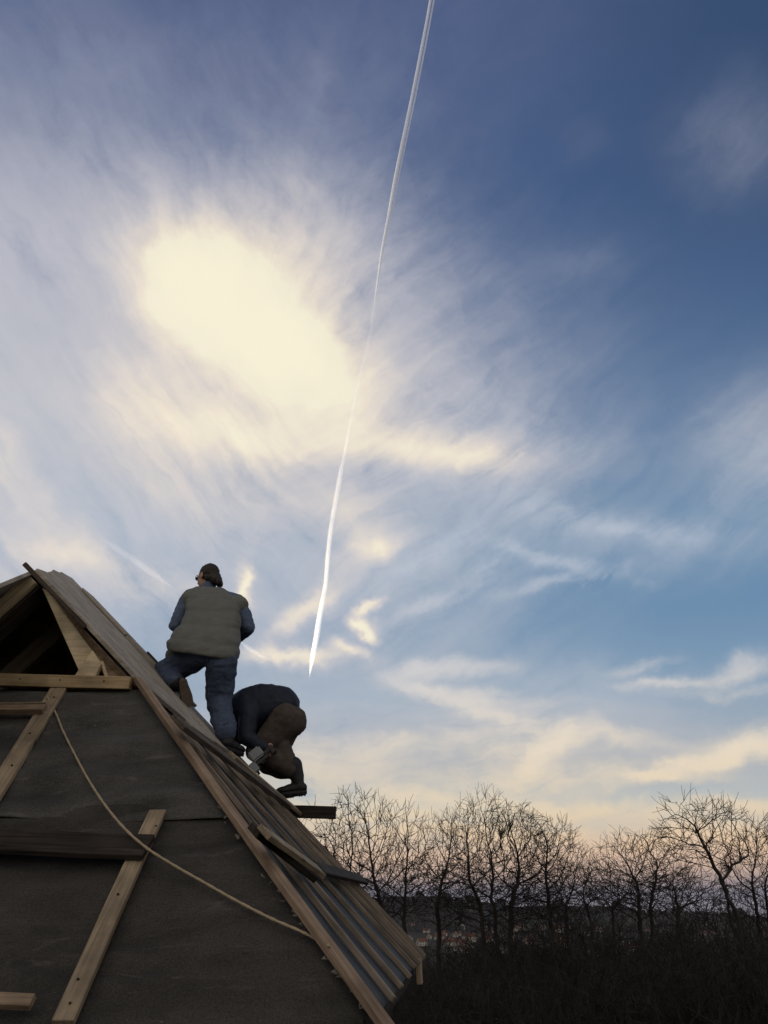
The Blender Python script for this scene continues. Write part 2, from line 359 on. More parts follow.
# ------------------------------------------------------------------ rope
rp = [(52, 706), (57, 716), (63, 731), (75, 755), (88, 779), (105, 805), (125, 829), (148, 849), (175, 866), (205, 883), (235, 900), (270, 918), (300, 931), (322, 942)]
hgt = {105: .05, 125: .10, 148: .10, 175: .05}
cp = [onH(x, y, hgt.get(x, .025)) for x, y in rp]
cp = [onH(47, 697, .06)]+cp+[onH(329, 946, .085)]
def catmull(P, n=8):
    out = []
    Q = [P[0]]+P+[P[-1]]
    for i in range(1, len(Q)-2):
        for k in range(n):
            t = k/n; a, b, c, d = Q[i-1], Q[i], Q[i+1], Q[i+2]
            out.append(.5*((2*b)+(c-a)*t+(2*a-5*b+4*c-d)*t*t+(3*b-a-3*c+d)*t**3))
    out.append(P[-1]); return out
cps = catmull(cp)
vs = []; fs = []
tube_mesh(vs, fs, cps, [.0066+.001*math.sin(i*2.1) for i in range(len(cps))], 8)
o = link('rope', pymesh('rope', vs, fs, True), M['rope'])
tag(o, 'thin tan rope lying slack across the dark felt down to the hip board', 'rope')

# ------------------------------------------------------------------ soft bodies: primitives -> voxel union -> smoothing
def cone_prim(vs, fs, p, q, r1, r2, flat=None, n=14):
    """round cone p->q; flat=(axis, factor) squashes the section along axis"""
    p = Vector(p); q = Vector(q); t = (q-p); L = t.length; t = t.normalized() if L > 1e-6 else Zv
    pts = []; rad = []
    for k in range(5):
        a = PI/2*(1-k/5); pts.append(p-t*r1*math.sin(a)); rad.append(max(r1*math.cos(a), r1*.02))
    m = 5
    for k in range(m+1): pts.append(p+t*(L*k/m)); rad.append(r1+(r2-r1)*k/m)
    for k in range(1, 6):
        a = PI/2*k/5; pts.append(q+t*r2*math.sin(a)); rad.append(max(r2*math.cos(a), r2*.02))
    b = len(vs); tube_mesh(vs, fs, pts, rad, n)
    if flat:
        ax, f = flat; ax = Vector(ax).normalized()
        for i in range(b, len(vs)):
            v = vs[i]; s = max(0, min(1, (v-p).dot(t)/max(L, 1e-6))); c = p+(q-p)*s
            dlt = (v-c).dot(ax); vs[i] = v - ax*dlt*(1-f)
def chain(vs, fs, pts, flat=None):
    for (p, r), (q, s) in zip(pts[:-1], pts[1:]): cone_prim(vs, fs, p, q, r, s, flat)
def ell(vs, fs, c, ax, n=16):
    """ellipsoid, ax = three semi-axis vectors"""
    c = Vector(c); b = len(vs); m = 10
    for i in range(m+1):
        th = PI*i/m; th = min(max(th, .04), PI-.04)
        for k in range(n):
            a = 2*PI*k/n; vs.append(c+ax[0]*(math.sin(th)*math.cos(a))+ax[1]*(math.sin(th)*math.sin(a))+ax[2]*math.cos(th))
    for i in range(m):
        for k in range(n):
            p = b+i*n+k; q = b+i*n+(k+1) % n; fs.append((p, p+n, q+n, q))
    fs.append(tuple(b+k for k in range(n))); fs.append(tuple(b+m*n+k for k in range(n))[::-1])
def loft(vs, fs, secs, n=28):
    """secs: (centre, axisA, axisB) half-axis vectors"""
    b = len(vs)
    c0, a0, b0 = secs[0]; c1, a1, b1 = secs[-1]
    for c, a, bb in secs:
        for k in range(n):
            t = 2*PI*k/n; ct, st = math.cos(t), math.sin(t)
            e = .85
            vs.append(Vector(c)+a*(math.copysign(abs(ct)**e, ct))+bb*(math.copysign(abs(st)**e, st)))
    for i in range(len(secs)-1):
        for k in range(n):
            p = b+i*n+k; q = b+i*n+(k+1) % n; fs.append((p, q, q+n, p+n))
    fs.append(tuple(b+k for k in range(n))[::-1]); e = b+(len(secs)-1)*n; fs.append(tuple(e+k for k in range(n)))
def soft(name, vs, fs, mat, parent, voxel=.009, it=4, wr=0.0, wscale=9, seed=0, wdir=(1, 1, 1)):
    me = pymesh(name+'_raw', vs, fs)
    bm = bmesh.new(); bm.from_mesh(me); bmesh.ops.recalc_face_normals(bm, faces=bm.faces); bm.to_mesh(me); bm.free()
    o = bpy.data.objects.new('tmp', me); COL.objects.link(o)
    m = o.modifiers.new('r', 'REMESH'); m.mode = 'VOXEL'; m.voxel_size = voxel; m.use_smooth_shade = True
    s = o.modifiers.new('s', 'SMOOTH'); s.factor = .6; s.iterations = it
    dg = bpy.context.evaluated_depsgraph_get(); dg.update()
    me2 = bpy.data.meshes.new_from_object(o.evaluated_get(dg)); bpy.data.objects.remove(o); me2.name = name
    if wr:
        nn = [v.normal.copy() for v in me2.vertices]
        for v, n_ in zip(me2.vertices, nn):
            c = Vector((v.co.x*wdir[0], v.co.y*wdir[1], v.co.z*wdir[2]))*wscale + Vector((seed*3.1, seed, 0))
            w = noise.fractal(c, 1, 2.1, 3)
            rdg = 1-abs(noise.noise(c*.9+Vector((5, 1, 2))))*2.2
            v.co += n_*wr*(w*1.05+rdg*.28)
    smooth(me2)
    return link(name, me2, mat, parent)

def hand(vs, fs, wrist, dirn, palmn, size=1.0, curl=.8, side=1):
    """palm and five separate, bent fingers; dirn = along the hand, palmn = palm normal (fingers curl towards it)"""
    f = dirn.normalized(); n = (palmn-f*palmn.dot(f)).normalized(); s = f.cross(n)*side
    k = size
    pc = wrist+f*.05*k
    ell(vs, fs, pc, (s*.042*k, n*.017*k, f*.055*k))
    chain(vs, fs, [(wrist-f*.03, .027*k), (wrist+f*.015, .027*k)], (n, .7))
    for j, (off, ln) in enumerate(((-.031, .078), (-.010, .088), (.011, .082), (.030, .064))):
        p = wrist+f*.088*k+s*off*k; d = (f+s*off*2.0).normalized(); rr_ = .0088*k
        pts = [(p-d*.02*k, rr_)]
        a = 0
        for q, seg in enumerate((.42, .32, .26)):
            a += curl*(.35, .55, .5)[q]
            dq = (d*math.cos(a)+n*math.sin(a)); p = p+dq*ln*seg*k
            pts.append((p, rr_*(1-.1*(q+1))))
        chain(vs, fs, pts)
    p = wrist+f*.03*k-s*.034*k
    d1 = (-s*.8+f*.6+n*.35).normalized(); d2 = (f*.8-s*.25+n*.5*curl).normalized()
    p1 = p+d1*.035*k; p2 = p1+d2*.032*k; p3 = p2+(d2+n*.4*curl).normalized()*.024*k
    chain(vs, fs, [(p, .013*k), (p1, .0105*k), (p2, .0098*k), (p3, .008*k)])
def head(vs, fs, c, fwd, up, k=1.0):
    f = fwd.normalized(); u = (up-f*up.dot(f)).normalized(); s = f.cross(u)
    ell(vs, fs, c+u*.028*k-f*.012*k, (s*.076*k, f*.095*k, u*.082*k))
    ell(vs, fs, c+f*.03*k-u*.03*k, (s*.058*k, f*.06*k, u*.078*k))
    ell(vs, fs, c+f*.062*k-u*.088*k, (s*.028*k, f*.022*k, u*.018*k))      # chin
    chain(vs, fs, [(c+f*.088*k+u*.012*k, .009*k), (c+f*.108*k-u*.022*k, .0135*k)])   # nose
    ell(vs, fs, c+f*.087*k-u*.053*k, (s*.024*k, f*.009*k, u*.0075*k))     # lips
    ell(vs, fs, c+f*.083*k-u*.064*k, (s*.02*k, f*.009*k, u*.007*k))
    for q in (-1, 1):
        ell(vs, fs, c+s*.078*k*q-f*.006*k-u*.005*k, (s*.008*k, f*.018*k, u*.032*k))
        ell(vs, fs, c+s*.030*k*q+f*.080*k+u*.022*k, (s*.022*k, f*.01*k, u*.007*k))   # brow
        ell(vs, fs, c+s*.030*k*q+f*.076*k+u*.004*k, (s*.013*k, f*.010*k, u*.009*k))  # eye
        ell(vs, fs, c+s*.038*k*q+f*.060*k-u*.022*k, (s*.02*k, f*.02*k, u*.018*k))    # cheek
    return f, u, s
def boot(name, ankle, heel, toe, soleN, mat, par, w=.05, shaft=None, sole='boot'):
    """ankle joint, heel and toe points on the sole line, soleN = direction from foot to sole"""
    vs, fs = [], []
    f = (toe-heel).normalized(); n = soleN.normalized(); n = (n-f*n.dot(f)).normalized(); s = f.cross(n)
    L = (toe-heel).length
    ell(vs, fs, heel+f*.055-n*.035, (s*w*.78, f*.06, n*.045))
    ell(vs, fs, heel+f*(L*.45)-n*.035, (s*w*.8, f*.10, n*.045))
    ell(vs, fs, heel+f*(L*.72)-n*.028, (s*w*1.0, f*.085, n*.036))
    chain(vs, fs, [(heel+f*.07-n*.05, .046), (ankle, .064)]+([(shaft, .08)] if shaft else []))
    b = soft(name, vs, fs, mat, par, .008, 3, .002, 14)
    vs, fs = [], []
    secs = []
    out = []
    for k in range(24):
        a = 2*PI*k/24; x = math.cos(a); y = math.sin(a)
        sx = (x+1)/2; ww = w*(.74+.34*sx-.28*max(0, .45-abs(sx-.42)))
        out.append((heel+f*(L*sx), s*y*ww*1.03))
    for dz in (-.006, .012, .020):
        sh = 1.0 if dz < .02 else .94
        for c, o in out: vs.append(heel+f*L*.5+((c-heel-f*L*.5)*sh)+o*sh+n*dz)
    for r in range(2):
        for k in range(24): fs.append((r*24+k, r*24+(k+1) % 24, (r+1)*24+(k+1) % 24, (r+1)*24+k))
    fs.append(tuple(range(24))[::-1]); fs.append(tuple(range(48, 72)))
    # tread lugs and heel block
    for j in range(9):
        t = (.1, .2, .28, .52, .6, .68, .76, .84, .92)[j]; hw = w*(.6 if t < .3 else .8)*(1 if t < .9 else .6)
        c = heel+f*L*t+n*.022
        bb = len(vs)
        for sx_ in (-1, 1):
            for sy_ in (-1, 1):
                for sz_ in (0, 1): vs.append(c+f*sx_*.008+s*sy_*hw+n*(sz_*.008-.004))
        fs += [(bb, bb+1, bb+3, bb+2), (bb+4, bb+6, bb+7, bb+5), (bb, bb+4, bb+5, bb+1), (bb+2, bb+3, bb+7, bb+6), (bb+1, bb+5, bb+7, bb+3), (bb, bb+2, bb+6, bb+4)]
    link('sole', pymesh('sole', vs, fs), M[sole], b)
    return b
def hairmesh(name, c, f, u, s, par, k=1.0, extra=()):
    vs, fs = [], []
    ell(vs, fs, c+u*.034*k-f*.024*k, (s*.084*k, f*.094*k, u*.088*k))
    ell(vs, fs, c-f*.045*k-u*.02*k, (s*.072*k, f*.05*k, u*.06*k))
    for p, r, q, r2 in extra: cone_prim(vs, fs, p, q, r, r2)
    return soft(name, vs, fs, M['hair'], par, .008, 2, .004, 30)

# ================================================================== person with the vest
PA = empty('person', DS(1.85, .55, .12))
tag(PA, 'man seen from behind in a grey quilted vest and jeans, one knee on the roof', 'person')
def a3(x, y, Y): return at(x, y, Y)
hipL_, hipR_ = a3(200, 655, 7.80), a3(222, 657, 7.74)
kneeL, ankL = a3(164, 671, 8.06), a3(176, 684, 7.72)
kneeR, ankR = a3(219, 699, 7.90), a3(226, 737, 7.72)
heelL, toeL = a3(182, 678, 7.60), a3(189, 707, 7.72)
heelR, toeR = a3(222, 746, 7.62), a3(243, 754, 7.86)
sole_up = -NP
neckA, headA = a3(209, 589, 8.08), a3(207.5, 577.5, 8.10)
shL, shR = a3(190, 598, 8.03), a3(238, 603, 8.0)
elL, elR = a3(176, 625, 8.02), a3(248, 627, 8.0)
wrL, wrR = a3(190, 636, 8.30), a3(236, 640, 8.30)
fwdA = Vector((-.80, .58, -.10)).normalized(); upA = Vector((-.08, .12, 1)).normalized()
vs, fs = [], []
KH = 1.1
fA, uA, sA = head(vs, fs, headA, fwdA, upA, KH)
chain(vs, fs, [(headA-uA*.06-fA*.02, .052), (neckA-Zv*.03, .058)])
mid = (hipL_+hipR_)/2
chain(vs, fs, [(mid+Zv*.06, .10), (mid+(neckA-mid)*.5, .11), (neckA-Zv*.12, .12)])
chain(vs, fs, [(neckA-Zv*.07, .07), (shL, .055), (elL, .042), (wrL, .03)]); chain(vs, fs, [(neckA-Zv*.07, .07), (shR, .055), (elR, .042), (wrR, .03)])
chain(vs, fs, [(hipL_+Zv*.04, .075), (kneeL, .05), (ankL, .036), (heelL+(toeL-heelL)*.4+Vector((0, .06, 0)), .035)]); chain(vs, fs, [(hipR_+Zv*.04, .075), (kneeR, .05), (ankR, .036), (heelR+(toeR-heelR)*.4+Zv*.05, .02)])
hdir = Vector((.75, .6, -.15)); hand(vs, fs, wrL, hdir, Vector((.3, -.5, -.8)), 1.0, .9, 1)
hand(vs, fs, wrR, Vector((-.75, .6, -.15)), Vector((-.3, -.5, -.8)), 1.0, .9, -1)
soft('body', vs, fs, M['skin'], PA, .006, 2)
hairmesh('hair', headA, fA, uA, sA, PA, KH, [(headA-fA*.07-uA*.01, .06, headA-fA*.12-uA*.06, .05), (headA-fA*.11-uA*.04, .05, headA-fA*.16-uA*.10, .028), (headA-fA*.09-uA*.02+sA*.03, .05, headA-fA*.12-uA*.09+sA*.05, .035)])
# glasses
vs, fs = [], []
for q in (-1, 1):
    c = headA+sA*.034*q+fA*.106+uA*.006
    tube_mesh(vs, fs, [c+(sA*math.cos(t)*.024+uA*math.sin(t)*.017) for t in [2*PI*k/14 for k in range(15)]], [.0028]*15, 5)
    ell(vs, fs, c, (sA*.023, uA*.016, fA*.0015), 10)
    tube_mesh(vs, fs, [c+sA*.024*q, headA+sA*.083*q+fA*.07+uA*.01, headA+sA*.085*q-fA*.0+uA*.006], [.0028]*3, 5)
tube_mesh(vs, fs, [headA+sA*.01+fA*.1+uA*.012, headA-sA*.01+fA*.1+uA*.012], [.0025]*2, 5)
link('glasses', pymesh('glasses', vs, fs, True), M['toolblack'], PA)
# shirt
vs, fs = [], []
chain(vs, fs, [(neckA-Zv*.055, .085), (shL, .082), ((shL+elL)/2, .078), (elL, .066), (wrL-(wrL-elL)*.12, .048)])
chain(vs, fs, [(neckA-Zv*.055, .085), (shR, .082), ((shR+elR)/2, .08), (elR, .068), (wrR-(wrR-elR)*.12, .048)])
chain(vs, fs, [(neckA+Vector((0, 0, .015)), .068), (neckA-Zv*.05, .078)], (fA, .95))
soft('shirt', vs, fs, M['denimshirt'], PA, .008, 3, .010, 8, 3, (1, 1, 2))
# quilted vest: dense sections with quilting channels
key = [(655, 202, 36.5, .215, 7.78, 6), (647, 203.5, 37.5, .22, 7.79, 6), (637, 206.5, 35.5, .21, 7.82, 4), (626, 210.5, 31.5, .20, 7.87, 3), (616, 213, 29.5, .19, 7.91, 2),
       (606, 213.5, 29, .185, 7.96, 1), (598, 212.5, 28, .165, 8.0, 2), (592, 211, 24, .14, 8.04, 3), (587.5, 209.5, 15, .10, 8.06, 1)]
secs = []; nst = 46
latd = Vector((1, -.05, 0)).normalized()
for i in range(nst+1):
    x = i/nst*(len(key)-1); j = min(int(x), len(key)-2); t = x-j; t = t*t*(3-2*t) if 0 else t
    g = [key[j][m]*(1-t)+key[j+1][m]*t for m in range(6)]
    c = at(g[1], g[0], g[4]); hw = g[2]/112.5
    qn = 1-.036*abs(math.cos(PI*i/nst*5.5))**10 if i < nst*.85 else 1
    tilt = g[5]/112.5
    secs.append((c, (latd*hw - Zv*tilt)*qn, Vector((0, 1, .25)).normalized()*g[3]*qn))
vs, fs = [], []
loft(vs, fs, secs)
chain(vs, fs, [(a3(200, 597, 8.05), .075), (a3(191, 599, 8.01), .09)]); chain(vs, fs, [(a3(222, 599, 8.05), .08), (a3(238, 606, 7.98), .10)])
chain(vs, fs, [(a3(184, 645, 7.9), .09), (a3(172, 655, 7.96), .06)], None)
soft('vest', vs, fs, M['vest'], PA, .0085, 2, .008, 7, 8, (1, 1, 1.7))
# jeans
vs, fs = [], []
ell(vs, fs, mid+Zv*.02, (latd*.18, Vector((0, .14, 0)), Zv*.13))
chain(vs, fs, [(hipL_+Vector((-.02, 0, -.01)), .125), ((hipL_+kneeL)/2-Zv*.012, .122), (kneeL, .098), ((kneeL+ankL)/2, .098), (ankL-(ankL-kneeL).normalized()*.03, .082)])
chain(vs, fs, [(hipR_-Zv*.03, .135), ((hipR_+kneeR)/2, .132), (kneeR, .115), ((kneeR+ankR)/2, .10), (ankR+Zv*.04, .092)])
soft('jeans', vs, fs, M['jeans'], PA, .0085, 2, .017, 5.5, 5, (1, 1, 1.8))
boot('boot', ankL, heelL, toeL, Vector((.35, -1, -.15)), M['boot'], PA, .056, sole='sole', shaft=ankL+(kneeL-ankL).normalized()*.08)
boot('boot', ankR-Zv*.02, heelR, toeR, -Zv+H*-.15, M['boot'], PA, .056, shaft=ankR+Zv*.06)

# ================================================================== crouching person
PB = empty('person', DS(2.2, .8, .1))
tag(PB, 'man in dark navy jacket and brown trousers crouching head down at the far roof edge', 'person')
hN, hF = a3(287, 722, 8.12), a3(289, 722, 8.42)
kN, kF = a3(256, 751, 8.08), a3(268, 764, 8.46)
aN, aF = a3(297, 776, 8.12), a3(297, 777, 8.40)
hlN, toN = a3(307, 791, 8.10), a3(276, 795, 8.12)
hlF, toF = a3(307, 792, 8.40), a3(278, 796, 8.42)
sN, sF = a3(249, 710, 8.08), a3(251, 708, 8.48)
eN, eF = a3(246, 738, 8.02), a3(252, 738, 8.5)
wN, wF = a3(268, 749, 7.98), a3(262, 760, 8.35)
hdB = a3(241, 731, 8.28)
vs, fs = [], []
fB = Vector((-.35, .0, -.94)).normalized(); uB = Vector((-.94, 0, .35)).normalized()
fB2, uB2, sB2 = head(vs, fs, hdB, fB, uB)
mB = (hN+hF)/2; nB = (sN+sF)/2
chain(vs, fs, [(hdB-uB*.05, .052), (nB, .06)])
chain(vs, fs, [(mB, .13), ((mB+nB)/2-Zv*-.03, .12), (nB, .12)])
for s_, e_, w_ in ((sN, eN, wN), (sF, eF, wF)): chain(vs, fs, [(nB, .07), (s_, .055), (e_, .042), (w_, .03)])
for h_, k_, a_, hl_, to_ in ((hN, kN, aN, hlN, toN), (hF, kF, aF, hlF, toF)): chain(vs, fs, [(h_, .09), (k_, .06), (a_, .036), (hl_*.5+to_*.5+Zv*.05, .02)])
hand(vs, fs, wN, Vector((-.35, .1, -.5)), Vector((-.3, .95, -.1)), 1.0, 1.0, -1)
hand(vs, fs, wF, Vector((-.2, -.5, -.5)), Vector((-.6, -.3, -.1)), 1.0, 1.0, 1)
soft('body', vs, fs, M['skin'], PB, .006, 2)
hairmesh('hair', hdB, fB2, uB2, sB2, PB)
vs, fs = [], []
Yd = Vector((0, 1, 0))
bs = [((289, 716), 13, .16), ((286, 712), 18, .195), ((281, 707), 20.5, .215), ((271, 706), 21.5, .225), ((261, 707), 22.5, .24), ((251, 711), 22.5, .25), ((241, 716), 21, .24), ((236, 720), 15, .18)]
secs = []
for i, ((x, y), hh, dp) in enumerate(bs):
    j0, j1 = max(0, i-1), min(len(bs)-1, i+1)
    t = Vector((bs[j1][0][0]-bs[j0][0][0], 0, -(bs[j1][0][1]-bs[j0][0][1]))).normalized(); up = Vector((t.z, 0, -t.x)); up = up if up.z > 0 else -up
    secs.append((a3(x, y, 8.27), up*hh/107.5, Yd*dp))
loft(vs, fs, secs)
for s_, e_, w_ in ((sN, eN, wN), (sF, eF, wF)): chain(vs, fs, [(s_, .10), ((s_+e_)/2, .085), (e_, .07), (w_*.88+e_*.12, .048)])
chain(vs, fs, [(a3(239, 716, 8.28), .12), (a3(240, 734, 8.28), .10)])
soft('jacket', vs, fs, M['navy'], PB, .0085, 6, .014, 6.5, 2)
vs, fs = [], []
ell(vs, fs, a3(288, 721, 8.27), (Vector((.17, 0, 0)), Yd*.21, Zv*.155))
ell(vs, fs, a3(291, 722, 8.14), (Vector((.145, 0, 0)), Yd*.12, Zv*.145)); ell(vs, fs, a3(291, 722, 8.40), (Vector((.145, 0, 0)), Yd*.12, Zv*.145))
for h_, k_, a_ in ((hN, kN, aN), (hF, kF, aF)):
    chain(vs, fs, [(h_+Vector((-.02, 0, .01)), .155), ((h_*.5+k_*.5), .128), (k_, .093)])
    chain(vs, fs, [(k_, .09), ((k_+a_)/2+Zv*.02, .10), (a_+Vector((-.05, 0, .06)), .078)])
    chain(vs, fs, [(a3(281, 746, h_.y), .08), (a3(291, 769, a_.y), .085)])
soft('trousers', vs, fs, M['brown'], PB, .0085, 9, .010, 6.5, 4, (1, 1, 1.5))
for a_, hl_, to_ in ((aN, hlN, toN), (aF, hlF, toF)):
    boot('boot', a_, hl_, to_, Vector((-.25, 0, -1)), M['boot'], PB, .064, shaft=a_+Vector((-.035, 0, .09)))

# power tool in his near hand
TL = empty('nail_gun', a3(258, 760, 7.95))
tag(TL, 'grey and black nail gun held by the crouching man', 'power tool')
tc_ = a3(257.5, 756.5, 7.93)
tx = Vector((.66, .05, .55)).normalized(); ty = Vector((-.62, .1, .66)).normalized(); ty = (ty-tx*ty.dot(tx)).normalized(); tz = tx.cross(ty)
def tbox(name, c, hx, hy, hz, mat, par, bev=.008):
    bm = bmesh.new(); bmesh.ops.create_cube(bm, size=1)
    for v in bm.verts: v.co = tc_ + tx*(c[0]+v.co.x*2*hx)+ty*(c[1]+v.co.y*2*hy)+tz*(c[2]+v.co.z*2*hz)
    bmesh.ops.bevel(bm, geom=bm.edges[:], offset=bev, segments=2, affect='EDGES')
    me = bpy.data.meshes.new(name); bm.to_mesh(me); bm.free(); return link(name, me, mat, par)
tbox('motor_housing', (.0, .02, 0), .062, .05, .04, M['toolgrey'], TL, .014)
tbox('nose', (-.075, -.06, 0), .03, .045, .02, M['toolgrey'], TL, .005)
tbox('magazine', (.0, -.052, 0), .085, .014, .014, M['toolblack'], TL, .004)
tbox('grip', (.09, -.02, 0), .05, .02, .018, M['toolblack'], TL, .009)
tbox('battery', (.135, -.035, 0), .02, .04, .032, M['toolblack'], TL, .006)
vs, fs = [], []; tube_mesh(vs, fs, [tc_+tx*-.075+ty*-.10, tc_+tx*-.075+ty*-.135], [.012, .01], 10); link('muzzle', pymesh('muzzle', vs, fs, True), M['toolblack'], TL)

# ------------------------------------------------------------------ terrain
def azr(x, y): return math.atan2(x, y)
def px_az(px): r = ray(px, 905); return math.atan2(r.x, r.y)
AZ0 = px_az(420); AZ1 = px_az(740)
def terr(x, y):
    r = math.hypot(x, y); a = azr(x, y)
    z = -7.0
    def sst(e0, e1, v): t = max(0, min(1, (v-e0)/(e1-e0))); return t*t*(3-2*t)
    z -= 9*sst(10, 80, r); z -= 32*sst(70, 650, r)
    t = max(-1.2, min(1.6, (a-AZ0)/(AZ1-AZ0)))
    hr = 16-46*t + 16*noise.noise(Vector((a*11, 1, 0)))+7*noise.noise(Vector((a*40, 3, 0)))
    z += (hr+48)*sst(1700, 3100, r)
    z += noise.noise(Vector((x*.02, y*.02, 0)))*min(2.5, r*.02) + noise.noise(Vector((x*.0035, y*.0035, 4)))*min(6, r*.004)
    z -= 90*sst(3300, 7000, r)
    return z
na, nr = 220, 110; vs = [Vector((0, 0, terr(0, 0)))]; fs = []
for j in range(nr):
    r = 2.0*(14000/2.0)**(j/(nr-1))
    for i in range(na):
        a = 2*PI*i/na; x = r*math.sin(a); y = r*math.cos(a); vs.append(Vector((x, y, terr(x, y))))
for i in range(na): fs.append((0, 1+(i+1) % na, 1+i))
for j in range(nr-1):
    for i in range(na):
        a = 1+j*na+i; b = 1+j*na+(i+1) % na; fs.append((a, b, b+na, a+na))
gm, nt, b = newmat('ground_grass_and_soil'); L = nt.links.new
tcn = N(nt, 'ShaderNodeTexCoord')
cols = []
n1 = N(nt, 'ShaderNodeTexNoise'); n1.inputs['Scale'].default_value = .012; n1.inputs['Detail'].default_value = 9; L(tcn.outputs['Object'], n1.inputs[0])
n2 = N(nt, 'ShaderNodeTexNoise'); n2.inputs['Scale'].default_value = .35; n2.inputs['Detail'].default_value = 8; L(tcn.outputs['Object'], n2.inputs[0])
c1_ = N(nt, 'ShaderNodeValToRGB'); e = c1_.color_ramp.elements; e[0].position = .38; e[0].color = (.012, .011, .010, 1); e[1].position = .66; e[1].color = (.026, .026, .018, 1); L(n1.outputs['Fac'], c1_.inputs[0])
c2_ = N(nt, 'ShaderNodeValToRGB'); e = c2_.color_ramp.elements; e[0].position = .3; e[0].color = (.5, .45, .42, 1); e[1].position = .75; e[1].color = (1.4, 1.4, 1.3, 1); L(n2.outputs['Fac'], c2_.inputs[0])
mu = N(nt, 'ShaderNodeMix', data_type='RGBA', blend_type='MULTIPLY'); mu.inputs['Factor'].default_value = 1; L(c1_.outputs[0], mu.inputs['A']); L(c2_.outputs[0], mu.inputs['B']); L(mu.outputs['Result'], b.inputs['Base Color']); b.inputs['Roughness'].default_value = 1; b.inputs['Specular IOR Level'].default_value = .1
tag(link('ground', pymesh('ground', vs, fs, True), gm), kind='structure')

# far wood on the ridge and hillside
vs = []; fs = []
for k in range(5200):
    a = rnd.uniform(px_az(380), px_az(830)); edge = rnd.random()
    r = rnd.uniform(2950, 3300) if edge < .5 else rnd.uniform(1900, 3100)
    if edge >= .5 and noise.noise(Vector((a*16, r*.0035, 7))) < -.05: continue
    x, y = r*math.sin(a), r*math.cos(a); z = terr(x, y)-1
    h = rnd.uniform(7, 14)*(1.9 if noise.noise(Vector((a*70, 1, 2))) > .22 else .75); w = h*rnd.uniform(.22, .42)
    b0 = len(vs); n_ = 5; p0 = rnd.random()*6
    for hh, ww in ((0, .8), (.35, 1.0), (.72, .62)):
        for q in range(n_): vs.append(Vector((x+w*ww*math.cos(p0+q*2*PI/n_)*rnd.uniform(.75, 1.2), y+w*ww*math.sin(p0+q*2*PI/n_), z+h*hh)))
    vs.append(Vector((x, y, z+h)))
    for l in range(2):
        for q in range(n_): a_ = b0+l*n_+q; b_ = b0+l*n_+(q+1) % n_; fs.append((a_, b_, b_+n_, a_+n_))
    for q in range(n_): fs.append((b0+2*n_+q, b0+2*n_+(q+1) % n_, b0+3*n_))
tag(link('far_wood', pymesh('far_wood', vs, fs), M['wood_far']), 'dark far off woodland covering the hill on the horizon', 'woodland', kind='stuff')

